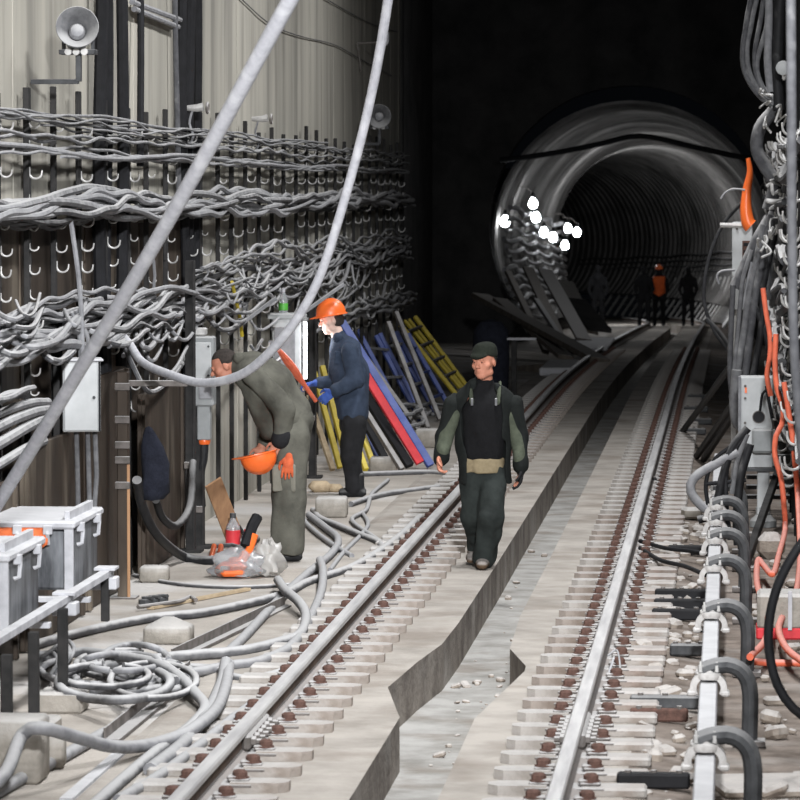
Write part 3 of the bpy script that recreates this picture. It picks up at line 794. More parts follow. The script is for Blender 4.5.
P[-1].x = -2.62
hang('hanging_conduit', P, .029, M['hose'], 'long grey conduit drooping in a wide curve in front of the bent worker')
a = at(791, 0, Y=16.0)
hang('hanging_conduit', [at(786, -1000, Y=16), at(790, -160, Y=16), a, at(791.5, 110, Y=16), at(792, 240, Y=16.1), at(796, 380, Y=16.2), at(812, 520, Y=16.4), at(845, 640, Y=16.6)], .020, M['cable_dark'], 'pale conduit hanging straight down in front of the hooked rack with orange cables')

# ------------------------------------------------------------------ cables lying on the floor beyond the rail
def lay(pts, r, m, label, group='cables lying on the floor by the rail', lift=None, name='floor_cable'):
    P = []
    for i, p in enumerate(pts):
        z = p[2] if len(p) > 2 else 0.0
        P.append(at(p[0], p[1], Z=r + z + .002))
    b = MB(); b.tube(spline(P, .06), r, 9)
    o = b.build(name, M[m], angle=80)
    return tag(o, label, 'cable', group)
lay([(-30, 800, .02), (4, 775, .10), (22, 735, .22), (41, 728, .26), (77, 737, .18), (110, 746, .08), (143, 746, .03), (179, 736, .02), (200, 724, .05), (217, 708, .06), (226, 685, .03), (229, 664, .02)], .032, 'cable_pale', 'thick pale cable humped up by the stand feet, curving to the rail')
lay([(-20, 802), (22, 778), (60, 758), (95, 738), (106, 732)], .030, 'cable_pale', 'straight pale cable end running in from the stand feet')
lay([(30, 656), (60, 655), (84, 652, .02), (124, 657, .06), (156, 663, .08), (180, 677, .06), (196, 694, .04), (205, 708, .02), (190, 727), (165, 745), (140, 765), (100, 800), (70, 830)], .030, 'cable', 'thick grey cable arching out of the coils and round the ladder-like sleeper ends')
lay([(30, 646), (90, 630), (150, 618), (200, 613), (245, 604), (284, 594), (308, 582), (350, 568), (377, 553), (400, 536), (420, 517)], .030, 'cable_dark', 'long dark cable from the stand to the rail, passing the plastic bags')
lay([(309, 515), (326, 528), (338, 539), (332, 553), (308, 573), (290, 589), (268, 611), (245, 636), (228, 652)], .030, 'cable_pale', 'pale cable snaking from the small concrete block towards the coils')
lay([(278, 580, .04), (285, 590, .07), (299, 602, .06), (306, 616, .02), (300, 634), (280, 642), (240, 651), (180, 656), (120, 664), (60, 676)], .032, 'cable', 'thick grey cable with a kinked end beside the long dark cable')
lay([(320, 560, .05), (323, 572, .05), (321, 592, .02), (311, 616), (292, 645), (260, 661), (228, 666), (180, 676), (140, 690)], .030, 'cable_pale', 'pale cable with a raised bend next to the sleeper ends')
lay([(362, 474), (392, 473), (425, 472), (451, 474), (470, 476)], .024, 'cable', 'grey cable running straight from the concrete blocks to the rail, farthest across')
lay([(351, 504), (372, 497), (390, 493), (420, 489), (450, 485), (462, 480)], .024, 'cable', 'grey cable lying from the helmeted worker\'s boots to the rail')
lay([(313, 510), (320, 518), (337, 525), (356, 533), (376, 541), (384, 548)], .026, 'cable_dark', 'dark cable from the small concrete block to the sleeper ends')
lay([(388, 480), (372, 494), (366, 510), (352, 520), (372, 536), (384, 544)], .02, 'cable', 'thin grey cable zigzagging between the two longer cables')
lay([(362, 512), (368, 524), (360, 536), (344, 552), (330, 570)], .018, 'cable_pale', 'thin pale cable crossing towards the raised bend')
lay([(300, 504), (304, 520), (318, 534), (338, 548), (352, 556)], .02, 'cable_pale', 'pale cable curving off beside the bent worker\'s boots')
lay([(150, 770), (185, 742), (208, 712), (222, 682), (226, 662, .04)], .034, 'cable_pale', 'thick pale cable cut off short beside the coils')
lay([(118, 800), (160, 775), (200, 745), (228, 722), (250, 706)], .026, 'cable_pale', 'pale cable along the sleeper ends by the rail joint')
lay([(310, 650), (280, 672), (240, 678), (210, 668), (150, 668), (100, 678)], .022, 'cable', 'grey cable running under the coils to the sleeper ends')
# coils
q = random.Random(5)
for k in range(9):
    cx, cy = 128 + q.uniform(-24, 26), 672 + q.uniform(-14, 12); rx, ry = q.uniform(34, 66), q.uniform(8, 18)
    a0 = q.uniform(0, 6.3); span = q.uniform(4.2, 7.4); n = 16
    P = [(cx + rx * math.cos(a0 + span * i / n), cy + ry * math.sin(a0 + span * i / n), .01 + .012 * k + .02 * math.sin(i * 1.3 + k)) for i in range(n + 1)]
    lay(P, .020 if k % 3 else .026, ('cable', 'cable_pale', 'cable_dark')[k % 3], 'loose loop of grey cable in the tangle between the stand and the rail', 'loops in the cable tangle')
for k in range(5):
    cx, cy = 52 + 4 * k, 662 - 3 * k
    P = [(cx - 16, cy + 12, .02), (cx - 10, cy - 4, .05), (cx, cy - 9, .06), (cx + 6, cy, .05), (cx - 2, cy + 14, .02)]
    lay(P, .014, 'cable_pale', 'thin pale loop of wire bunched behind the stand leg', 'thin wire loops behind the stand leg')
# dark hose looping from the post
F_ = lambda px, py: at(px, py, Z=.037)
hang('floor_hose', [at(137, 480, Y=27.2), at(142, 505, Y=27.5), at(157, 535, Y=27.9), F_(185, 557), F_(215, 560), F_(240, 549), F_(256, 539)], .034, M['black'], 'black hose drooping from the wall and along the floor to the plastic bags')
hang('floor_hose', [at(156, 500, Y=27.7), at(162, 517, Y=28.0), at(174, 526, Y=28.4), at(185, 517, Y=28.8), at(191, 500, Y=29.2), at(193, 462, Y=29.6)], .028, M['black'], 'dark hose loop between the hanging jacket and the black post')
lay([(134, 575), (180, 584), (240, 587), (300, 584)], .014, 'cable_dark', 'thin dark cord along the floor under the bent worker', None)
# long bars on the floor
for (p0, p1, w_, m_, lab) in (((112, 741), (196, 672), .075, 'iron', 'rusty steel angle bar lying among the cables by the stand'), ((176, 660), (288, 606), .05, 'iron', 'dusty steel bar lying under the kinked cable'),
        ((66, 800), (128, 746), .06, 'white_dust', 'pale flat bar on the floor by the sleeper ends'), ((150, 608), (248, 589), .05, 'pale_wood', 'long pale wooden batten on the floor behind the dark cable')):
    b = MB(); A_ = at(*p0, Z=.014); B_ = at(*p1, Z=.014)
    b.bar(A_, B_, w_, .02); 
    if m_ == 'iron': b.bar(A_ + Vector((-w_ * .5, 0, .03)), B_ + Vector((-w_ * .5, 0, .03)), .01, .07)
    tag(b.build('floor_bar', M[m_]), lab, 'bar')
# crowbar and small tools
b = MB(); b.tube(spline([at(*p, Z=.03) for p in ((138, 607), (160, 604), (180, 601), (190, 597), (196, 600))], .05), .014, 8)
tag(b.build('crowbar', M['iron']), 'dark crowbar lying on the floor by the rusty upright', 'crowbar')
for i, (px, py) in enumerate(((146, 604), (153, 603), (161, 602))):
    p = at(px, py, Z=.0); b = MB(); b.lathe([(.05, 0), (.05, .03), (.03, .035), (.03, .05), (0, .05)], T(p), 8); b.cyl(p + Vector((0, 0, .04)), p + Vector((.05, -.05, .045)), .014, 7)
    tag(b.build('pipe_fitting', M['bracket']), ['dark pipe fitting beside the crowbar, closest to the rusty upright', 'dark pipe fitting beside the crowbar, middle of three', 'dark pipe fitting beside the crowbar, farthest from the rusty upright'][i], 'fitting', 'pipe fittings by the crowbar')

# ------------------------------------------------------------------ concrete blocks
def cblock(px, py, w_, d_, h_, rz, label, peak=0.0):
    p = at(px, py, Z=0); b = MB()
    b.box((0, d_ / 2, h_ / 2), (w_, d_, h_), ch=.018)
    o = b.build('concrete_block', M['block'], angle=60)
    if peak:
        b = MB(); x, y = w_ / 2 - .02, d_ / 2 - .02
        b.add([(-x, d_ / 2 - y, h_ - .003), (x, d_ / 2 - y, h_ - .003), (x, d_ / 2 + y, h_ - .003), (-x, d_ / 2 + y, h_ - .003), (-.03, d_ / 2, h_ + peak), (.03, d_ / 2, h_ + peak)],
              [(0, 1, 5, 4), (1, 2, 5), (2, 3, 4, 5), (3, 0, 4), (3, 2, 1, 0)])
        b.build('sloped_cap', M['block'], o, angle=60)
    o.location = p; o.rotation_euler = (0, 0, rz)
    tag(o, label, 'concrete block', 'loose concrete blocks')
cblock(331, 518, .265, .25, .17, .05, 'loose concrete block on the floor beside the bent worker\'s boots')
cblock(383, 472, .26, .28, .14, .05, 'loose concrete block in front of the leaning dark beams')
cblock(427, 448, .25, .25, .20, .0, 'loose concrete block at the foot of the leaning blue frames')
cblock(153, 583, .20, .16, .115, .0, 'small grey concrete block near the rusty upright')
cblock(166, 645, .28, .25, .11, .0, 'loose concrete block with a sloped top among the floor cables', .05)
cblock(12, 785, .26, .28, .30, .0, 'tall concrete block under the near corner of the stand')
cblock(46, 770, .17, .2, .17, .1, 'small concrete block tucked in beside the stand feet')
p = at(320, 492, Z=.0)
b = MB(); b.box((0, 0, .05), (.20, .18, .10), Rz(.3), .04); b.box((.11, .06, .035), (.16, .14, .07), Rz(-.2), .03)
o = b.build('paper_sack', M['pale_wood'], angle=80); o.location = p; tag(o, 'crumpled tan sack on the floor behind the concrete block', 'sack')

# ------------------------------------------------------------------ things on the floor by the bent worker
p0 = at(234, 530, Y=29.9); p0.z = .02; b = MB()
p1 = at(206, 484, Y=30.25)
p0 = at(236, 541, Z=.012); p1 = at(213, 482, Y=p0.y - .35)
ax = (p1 - p0); b.bar(p0, p1, .145, .02, up=(.35, -1, .25)); o = b.build('board', M['wood']); tag(o, 'brown board leaning on the post below the grey switch box', 'board')
def bottle(px, py, h, r, cap, lab, body):
    p = at(px, py, Z=.002); t = empty('bottle', p, 0, lab, 'bottle')
    b = MB(); b.lathe([(r, 0), (r, h * .55), (r * .95, h * .62), (r * .4, h * .82), (r * .38, h * .9), (0, h * .9)], None, 14); b.build('bottle_body', body, t)
    b = MB(); b.lathe([(r * .44, h * .86), (r * .44, h), (0, h)], None, 12); b.build('cap', cap, t)
    return t
t = bottle(233, 547, .26, .055, M['bracket'], 'clear bottle with a red label beside the leaning board', M['clear'])
b = MB(); b.lathe([(.0575, .02), (.0575, .13)], None, 14); b.build('label', M['red'], t)
t = bottle(246, 546, .13, .035, M['red'], 'small blue bottle with a red cap by the plastic bags', M['blue_plastic'])
b = MB(); A_ = at(239, 526, Z=.12); B_ = at(250, 545, Z=.10); b.cyl(A_, A_.lerp(B_, .4), .014, 8); b.cyl(A_.lerp(B_, .4), B_, .006, 6)
o = b.build('screwdriver', M['black_bare']); tag(o, 'dark screwdriver standing tilted over the small blue bottle', 'screwdriver')
# pliers / cutter
r = empty('bolt_cutter', at(225, 550, Z=.03), 0, 'bolt cutter with orange grips lying beside the red labelled bottle', 'bolt cutter')
o0 = at(225, 550, Z=.03)
for (a_, c_) in (((211, 559), (214, 546)), ((220, 556), (221, 546))):
    b = MB(); b.tube([at(*a_, Z=.03) - o0, at(*c_, Z=.04) - o0], .020, 8); b.build('handle', M['orange'], r)
b = MB(); b.tube([at(214, 546, Z=.04) - o0, at(232, 545, Z=.04) - o0, at(246, 549, Z=.04) - o0], .016, 8); b.build('jaw', M['bracket'], r)
# plastic bags
def blob(name, loc, rx, ry, rz, m, lab, cat, seed, amp=.25, peak=0.):
    q = random.Random(seed); b = MB(); n = 22; vs = []; fs = []; L = 14
    f = [(q.uniform(2, 6), q.uniform(0, 6), q.uniform(2, 7), q.uniform(0, 6)) for _ in range(6)]
    for i in range(L + 1):
        th = PI * i / L
        for k in range(n):
            a = 2 * PI * k / n
            d_ = 1 + amp * sum(math.sin(u * a + v) * math.sin(w_ * th + x) for u, v, w_, x in [(round(f_[0]), f_[1], f_[2], f_[3]) for f_ in f]) / 2.4
            z = math.cos(th) * rz * d_
            vs.append((math.sin(th) * math.cos(a) * rx * d_, math.sin(th) * math.sin(a) * ry * d_, max(z + rz * .8, .004) + (peak * max(0, math.cos(th)) ** 3)))
    for i in range(L):
        for k in range(n): fs.append((i * n + k, i * n + (k + 1) % n, (i + 1) * n + (k + 1) % n, (i + 1) * n + k))
    b.add(vs, fs); o = b.build(name, m, angle=50); o.location = loc
    return tag(o, lab, cat)
blob('plastic_bag', at(268, 576, Z=.003), .11, .12, .13, M['milky'], 'milky plastic bag standing by the bent worker\'s boots', 'bag', 3)
blob('plastic_bag', at(238, 577, Z=.003), .20, .14, .085, M['clear'], 'clear plastic bag spread over orange tools on the floor', 'bag', 8, .3, .05)
r = empty('drill_case', at(232, 578, Z=.0), .25, 'orange power tool lying under the clear plastic bag', 'power tool')
b = MB(); b.box((0, 0, .045), (.17, .16, .06), ch=.02); b.box((.03, 0, .10), (.10, .09, .06), ch=.02); b.build('body', M['orange'], r)
b = MB(); b.tube([(.06, .0, .10), (.13, .03, .20), (.17, .06, .30)], .028, 8); b.build('handle', M['orange'], r)
b = MB(); b.tube([(.10, .04, .22), (.16, .10, .36), (.20, .14, .42)], .04, 8); b.build('motor', M['black_bare'], r)

# ------------------------------------------------------------------ rubble, bars between the right rail and the contact rail
q = random.Random(11); rb = MB()
for k in range(240):
    u = q.uniform(1.02, 1.36) if k % 3 else q.uniform(1.7, 2.3); y = q.uniform(17, 34); s_ = q.choice((.015, .02, .03, .05, .07, .10))
    rb.box((0, 0, 0), (s_, s_ * q.uniform(.6, 1.4), s_ * q.uniform(.4, .8)), T(u, y, s_ * .22 - .01) @ Rz(q.uniform(0, 3)) @ Rx(q.uniform(-.4, .4)), s_ * .2)
tag(rb.build('rubble', M['rock'], smooth=False), 'small broken concrete scattered on both sides of the contact rail', 'rubble', kind='stuff')
rb = MB()
for k in range(60):
    y = q.uniform(17.5, 33); s_ = q.choice((.012, .02, .03, .05)); u = q.uniform(-.12, .2) if k % 2 else q.uniform(.08, .2)
    rb.box((0, 0, 0), (s_, s_ * q.uniform(.6, 1.6), s_ * q.uniform(.4, .8)), T(u, y, TB + s_ * .25) @ Rz(q.uniform(0, 3)) @ Rx(q.uniform(-.4, .4)), s_ * .2)
tag(rb.build('rubble', M['rock'], smooth=False), 'broken bits of concrete and dirt along the drain trench', 'rubble', kind='stuff')
bars = [((655, 592), (708, 592), 'black_bare'), ((654, 602), (706, 601), 'black_bare'), ((652, 612), (704, 611), 'black_bare'), ((670, 647), (706, 645), 'bracket'), ((630, 699), (700, 697), 'bracket'), ((617, 777), (690, 777), 'black_bare'), ((668, 548), (714, 551), 'black_bare'),
        ((630, 712), (688, 714), 'rust'), ((640, 480), (668, 481), 'black_bare'), ((690, 420), (712, 420), 'bracket'), ((684, 408), (708, 408), 'bracket'), ((682, 430), (706, 430), 'bracket'), ((688, 396), (712, 396), 'bracket')]
for i, (p0, p1, m_) in enumerate(bars):
    A_ = at(*p0, Z=.05); B_ = at(*p1, Z=.05); B_.y = A_.y + .03
    r = empty('cross_bar', A_.lerp(B_, .5) - Vector((0, 0, .05)), 0, 'short dark bolted bar lying crosswise between the sleepers and the contact rail' if i not in (7,) else 'thin rusty bar lying crosswise by the contact rail', 'bar', 'crosswise bars by the contact rail' if i != 7 else None)
    L_ = (B_ - A_).length
    b = MB(); b.box((0, 0, .035), (L_, .085 if m_ != 'rust' else .04, .07), ch=.01); b.build('bar_body', M[m_], r)
    for k in range(3):
        b = MB(); b.lathe([(.016, .065), (.016, .082), (0, .084)], T(-L_ * .35 + L_ * .35 * k, 0, 0), 7); b.build('bolt', M['iron'], r)
# pieces lying in the trench
b = MB(); b.box((.02, 20.15, TB + .05), (.36, .42, .10), Rz(.05), .015); o = b.build('concrete_slab', M['rock']); tag(o, 'broken concrete slab wedged across the drain trench beyond its notch', 'slab', 'pieces in the drain trench')
b = MB(); b.box((.02, 20.75, TB + .035), (.36, .25, .07), Rz(-.04), .015); o = b.build('timber', M['dark_wood']); tag(o, 'dirty timber lying across the drain trench near its notch', 'timber')
b = MB(); b.box((.03, 29.0, -.03), (.46, .22, .05), Rz(.02), .008); o = b.build('plank', M['dark_wood']); tag(o, 'dark plank bridging the drain trench beside the walking worker', 'plank')
b = MB(); b.box((.2, 22.0 + 3.2, TB + .10), (.06, .30, .20), Rz(-.25), .01); o = b.build('concrete_slab', M['rock']); tag(o, 'thin broken slab standing on edge in the drain trench', 'slab', 'pieces in the drain trench')
for i, P in enumerate((((640, 541), (665, 548), (690, 551), (716, 556)), ((640, 548), (660, 560), (684, 566), (706, 575)))):
    lay([(a_, c_, .06) for a_, c_ in P], .016, 'black_bare', ['thin black jumper cable from the rail to the contact rail, farther of two', 'thin black jumper cable from the rail to the contact rail, nearer of two'][i], None)
r = empty('rail_tag', (.86, 22.1, .10), 0, 'pale tag tied with wire to the rail above its bolts', 'tag')
b = MB(); b.box((.02, 0, .0), (.012, .10, .10), Ry(.3), .003); b.build('plate', M['white_dust'], r)
b = MB(); b.tube(spline([(.0, 0, .05), (.05, .02, .08), (.07, -.04, -.02), (.05, -.09, -.07)], .02), .006, 5); b.build('wire', M['cable_pale'], r)
# ------------------------------------------------------------------ rack along the other side of the track
RRX = 2.06
hk = MB(); pts = [(0, 0, .05)] + [(-.07 + .07 * math.cos(a), 0, -.066 * math.sin(a)) for a in [i * PI / 8 for i in range(9)]] + [(-.142, 0, .03)]
hk.tube(pts, [.012] * 4 + [.010] * 5 + [.008] * 2, 6); HOOK_R = hk.mesh('long_cable_hook', M['hook'])
q = random.Random(21)
for i in range(17):
    y = 28.4 + i * 1.15 + q.uniform(-.1, .1)
    b = MB(); b.box((0, 0, 1.6), (.04, .05, 3.2), ch=.004)
    if i % 3 == 0: b.box((.03, .1, 1.6), (.05, .06, 3.2), ch=.004)
    po = b.build('cable_rack_post', M['rack']); po.location = (RRX, y, -.02 + grade(y))
    tag(po, 'dark rack post with long pale hooks beyond the contact rail', 'cable rack', 'rack posts beyond the contact rail')
    z = .55
    while z < 3.2:
        if q.random() < .62:
            h = link('hook', HOOK_R, po, (-.018, 0, z + q.uniform(-.03, .03))); h.rotation_euler = (q.uniform(-.15, .15), 0, q.uniform(-.7, .7))
        z += .155
def wander_r(y0, y1, z0, x0, seed, wz=.08, wx=.05):
    r = random.Random(seed); f = [(r.uniform(.5, 1.6), r.uniform(0, 6.3), r.uniform(.3, 1)) for _ in range(4)]; g = [(r.uniform(.5, 1.6), r.uniform(0, 6.3), r.uniform(.3, 1)) for _ in range(4)]
    out = []; n = int((y1 - y0) / .2)
    for i in range(n + 1):
        y = y0 + (y1 - y0) * i / n
        out.append((min(x0 + wx * sum(a * math.sin(y * k * 2 + p) for k, p, a in g) * .5, RRX - .03), y, z0 + wz * sum(a * math.sin(y * k * 2 + p) for k, p, a in f) * .5 + grade(y)))
    return out
for k in range(26):
    z = 3.1 - k * .095 + q.uniform(-.05, .05); r = q.choice((.016, .022, .028, .034))
    b = MB(); b.tube(wander_r(28.5 + q.uniform(0, 4), 50 + q.uniform(-6, 2), z, RRX - .10 + q.uniform(-.05, .05), 400 + k), r, 7)
    tag(b.build('rack_cable', M[q.choice(('cable', 'cable_dark', 'cable_dark', 'black'))]), 'cable lying along the hooked rack beyond the contact rail', 'cable', 'cables on the rack beyond the contact rail')

def wire(pts, Y, r, m, lab, group=None, name='hanging_cable', n=8, step=.05):
    P = [at(p[0], p[1], Y=(p[2] if len(p) > 2 else Y)) for p in pts]
    b = MB(); b.tube(spline(P, step), r, n); return tag(b.build(name, M[m], angle=80), lab, 'cable', group)
# bunch of cables coming down from the ceiling
for i, (P, r, m_) in enumerate(((((754, -480), (754, -230), (754, -40), (747, 20), (743, 50), (745, 72), (757, 93), (772, 106)), .024, 'cable_dark'), (((760, -480), (760, -230), (760, -40), (752, 20), (747, 48), (750, 74), (762, 94), (775, 104)), .022, 'cable'),
        (((766, -480), (766, -230), (766, -40), (762, 10), (755, 52), (757, 78), (768, 98)), .020, 'cable_dark'), (((771, -480), (771, -230), (771, -40), (768, 20), (757, 62), (762, 86), (774, 100)), .022, 'cable'), (((768, -480), (768, -230), (768, -40), (769, 10), (768, 60), (771, 92)), .035, 'cable_pale'), (((781, -480), (781, -230), (781, -40), (779, 20), (777, 70), (779, 110)), .05, 'black'))):
    wire(P, 33.5, r, m_, ['outermost dark cable in the bunch bulging down from the ceiling', 'second grey cable in the bunch bulging down from the ceiling', 'dark cable with a shallow bow in the ceiling bunch', 'grey cable crossing over in the ceiling bunch', 'straight thick pale cable in the ceiling bunch', 'thick straight black cable against the rack in the ceiling bunch'][i], 'bunch of cables from the ceiling')
wire(((776, 108), (760, 128), (757, 150), (766, 168), (775, 184), (768, 210)), 33.6, .055, 'cable_dark', 'thick dark cable bending in an S below the ceiling bunch')
# tangle of pale ties and clips
for k in range(16):
    px, py = q.uniform(764, 786), q.uniform(66, 250)
    P = [at(px + q.uniform(-9, 9), py + q.uniform(-10, 10), Y=33.2 + q.uniform(-.2, .2)) for _ in range(5)]
    b = MB(); b.tube(spline(P, .03), q.choice((.008, .011, .015)), 6); tag(b.build('cable_tie', M['hook']), 'short pale curled tie wire in the tangle high on the hooked rack', 'wire', 'pale tie wires high on the hooked rack')
b = MB(); p = at(783, 68, Y=33); b.lathe([(.03, 0), (.06, .02), (.06, .05), (.03, .07), (0, .07)], T(p) @ Rx(PI / 2), 14); tag(b.build('cable_clamp', M['grey_paint']), 'round grey clamp among the cables high on the hooked rack', 'clamp')
# thick slanting cables
for i, (P, r, m_) in enumerate((((( 770, 218), (757, 240), (746, 264), (735, 288)), .050, 'cable_dark'), ((( 783, 195), (768, 236), (755, 268), (748, 300)), .050, 'cable_dark'), (((787, 172), (778, 206), (768, 238), (764, 262), (768, 300)), .062, 'cable'), (((790, 205), (783, 240), (777, 270), (776, 306)), .06, 'cable'))):
    wire(P, 34.5, r, m_, ['thick dark cable slanting down to the slim cabinet', 'thick dark cable slanting beside the fattest grey one', 'fattest pale grey cable slanting down the hooked rack', 'fat grey cable running down inside the hooks'][i], 'thick slanting cables')
for i, (P, r, m_) in enumerate(((((764, 225), (756, 262), (749, 292), (744, 330), (738, 370), (735, 400), (738, 424)), .030, 'cable'), (((772, 215), (764, 250), (757, 285), (752, 320), (747, 360), (742, 400), (740, 430)), .035, 'cable_dark'), (((776, 230), (768, 262), (763, 288), (762, 320), (758, 350), (752, 380)), .030, 'black'), (((752, 250), (746, 268), (742, 285), (738, 330), (734, 370), (731, 398)), .020, 'cable'), (((752, 262), (746, 290), (744, 310), (751, 300), (757, 288)), .014, 'cable_pale'),
        (((753, 300), (764, 330), (770, 352), (776, 372)), .024, 'black'), (((733, 285), (731, 330), (730, 372), (733, 402)), .024, 'cable_dark'))):
    wire(P, 34.0, r, m_, ['grey cable dropping beside the grey equipment box', 'dark cable dropping beside the grey equipment box', 'short black cable dropping behind the equipment box', 'slim grey cable dropping from the slim cabinet', 'small pale cable loop at the slim cabinet\'s foot', 'black cable slanting towards the orange cables', 'dark cable dropping under the slim cabinet'][i], 'cables dropping beside the equipment box')
wire(((737, 370), (735, 405), (738, 424), (746, 425), (749, 400), (748, 380)), 33.8, .05, 'cable', 'fat grey cable turning up in a U beside the equipment box')
for i, (P, r, m_) in enumerate(((((748, 428), (732, 448), (722, 480), (714, 512), (698, 520)), .032, 'black'), (((745, 436), (728, 462), (726, 500), (730, 540)), .020, 'black'), (((750, 444), (740, 480), (737, 520), (738, 545)), .034, 'black'), (((742, 440), (716, 458), (706, 482), (708, 506)), .016, 'black_bare'), (((738, 452), (712, 466), (694, 478), (691, 492), (704, 508), (716, 512)), .036, 'cable_pale'), (((747, 434), (737, 462), (732, 494)), .022, 'cable'), (((746, 480), (728, 482), (704, 484)), .016, 'black_bare'))):
    wire(P, 30.5, r, m_, ['thick black cable sweeping down to the pale slab', 'black cable falling straight to the contact rail', 'thickest black cable under the equipment box', 'thin black cable curling in a bow', 'pale hose turning in a wide bend over the sleeper ends', 'grey cable next to the thick black sweep', 'thin black cable running flat across the pale hose'][i], 'cables under the equipment box')
for i, (P, r) in enumerate(((((737, 358), (708, 396), (682, 432)), .034), (((737, 398), (716, 428), (697, 456)), .036), (((742, 400), (722, 432), (704, 459)), .036))):
    P3 = [at(*P[0], Y=36.0), None, at(*P[2], Z=.03)]; P3[1] = P3[0].lerp(P3[2], .5)
    b = MB(); b.tube(P3, r, 9); tag(b.build('leaning_pipe', M['black']), ['long black pipe leaning from the rack down to the sleeper ends', 'short black pipe leaning, its end nearer the rail', 'short black pipe leaning, its end nearer the pale slab'][i], 'pipe', 'black pipes leaning by the rail')
p = at(694, 520, Z=0); b = MB(); b.box((0, .1, .05), (.15, .2, .09), Rz(.2), .02); o = b.build('concrete_slab', M['block']); o.location = p; tag(o, 'pale concrete slab under the thick black cable by the bracket row', 'slab')

# ------------------------------------------------------------------ equipment box on its column
p = at(756, 467, Y=32.6); p = Vector((p.x, p.y, p.z))
r = empty('equipment_box', (p.x, p.y, 0), 0, 'grey equipment box on a column, round hole in its front, beside the orange cables', 'equipment box')
zb = p.z; H_ = .735
b = MB(); b.box((0, .14, zb + H_ / 2), (.27, .26, H_), ch=.01); b.build('case', M['grey_paint'], r)
b = MB(); b.box((-.135, -.01, zb + H_ / 2), (.022, .05, H_ + .01)); b.build('edge_rail', M['cable_pale'], r)
b = MB(); b.prism([(-.125, 0), (.13, 0), (.13, .72), (-.125, .72)], 0, .012, T(0, .006, zb) @ Rx(PI / 2)); fp = b.build('front_plate', M['grey_paint'], r)
b = MB(); b.lathe([(.052, 0), (.052, .02), (.044, .022)], T(.02, -.006, zb + .41) @ Rx(PI / 2), 20); b.build('hole_rim', M['iron'], fp)
b = MB(); b.lathe([(.045, 0), (.045, .021), (0, .021)], T(.02, -.009, zb + .41) @ Rx(PI / 2), 20); b.build('hole', M['black_bare'], fp)
for z in (.66, .56, .36, .22):
    b = MB(); b.cyl((-.09, -.005, zb + z), (-.09, -.016, zb + z), .011, 8); b.build('bolt', M['iron'], fp)
b = MB(); b.box((-.085, -.01, zb + .625), (.018, .01, .045)); b.build('warning_sticker', M['orange'], fp)
b = MB(); b.box((.05, -.06, zb + .22), (.17, .14, .2), ch=.02); b.build('junction_housing', M['grey_mid'], r)
b = MB(); b.tube(spline([(.09, -.03, zb + .63), (.05, -.05, zb + .60), (.03, -.05, zb + .46)], .03), .012, 6); b.tube(spline([(.08, -.03, zb + .66), (.10, -.05, zb + .55), (.13, -.05, zb + .40)], .03), .014, 6); b.build('lead', M['black_bare'], r)
b = MB(); b.box((.06, .1, (zb + .12) / 2), (.10, .10, zb - .05), ch=.008); b.build('column', M['grey_paint'], r)
b = MB(); b.lathe([(.11, 0), (.11, .05), (.06, .10), (.06, .16)], T(.06, .1, -.015), 18); b.build('foot', M['grey_mid'], r)
b = MB(); b.box((0, .12, zb - .02), (.30, .30, .03)); b.build('bottom_tray', M['bracket'], r)
# slim cabinet
p = at(742, 310, Y=36.5)
r = empty('slim_cabinet', (p.x, p.y, p.z), 0, 'slim pale cabinet high on a pole, dark slot in its face, under the orange sleeve', 'cabinet')
b = MB(); b.box((0, .1, .40), (.185, .2, .80), ch=.008); b.build('case', M['grey_paint'], r)
b = MB(); b.box((.035, -.004, .50), (.07, .012, .26), ch=.003); sl = b.build('slot', M['rust'], r)
for k in range(4):
    b = MB(); b.box((.035, -.012, .40 + .065 * k), (.05, .008, .03), ch=.002); b.build('terminal', M['black_bare'], sl)
b = MB(); b.cyl((-.05, -.002, .74), (-.05, -.012, .74), .012, 8); b.build('lock', M['iron'], r)
b = MB(); b.box((-.07, .1, -.70), (.05, .05, 1.4)); b.build('pole', M['hook'], r)
pz = p.z
b = MB(); b.box((-.07, .1, (-1.4 - pz) / 2 - .0), (.05, .05, pz - 1.4 + .03)); b.build('pole', M['hook'], r)
b = MB(); A_ = at(720, 225, Y=36.4); B_ = at(750, 226, Y=36.4); b.cyl(A_ - p, B_ - p, .022, 8); b.build('support_rod', M['hook'], r)
# orange sleeve hanging
b = MB(); P = [at(px, py, Y=36.2) for px, py in ((748, 158), (750, 172), (747, 190), (746, 208), (748, 222), (751, 226))]
b.tube(spline(P, .04), [.02 + .055 * min(1, i / 18) for i in range(len(spline(P, .04)))], 10); o = b.build('orange_sleeve', M['orange'], angle=80)
for v in o.data.vertices: pass
tag(o, 'bright orange plastic sleeve hanging on the rack over the slim cabinet', 'sleeve')
wire(((745, 190), (733, 189), (725, 193), (721, 199)), 36, .010, 'cable_pale', 'thin pale wire sticking out in an arc above the slim cabinet')
wire(((735, 270), (722, 271), (717, 276), (719, 284)), 36, .012, 'cable_pale', 'thin pale wire bent down like a hook below the slim cabinet')
wire(((744, 200), (722, 226), (708, 262), (704, 300), (714, 330), (728, 350)), 46, .022, 'cable_dark', 'dark cable hanging in a long bow between tunnel and rack')
wire(((706, 318), (722, 336), (735, 358)), 46, .03, 'cable_dark', 'dark cable stretched low under the long bow')
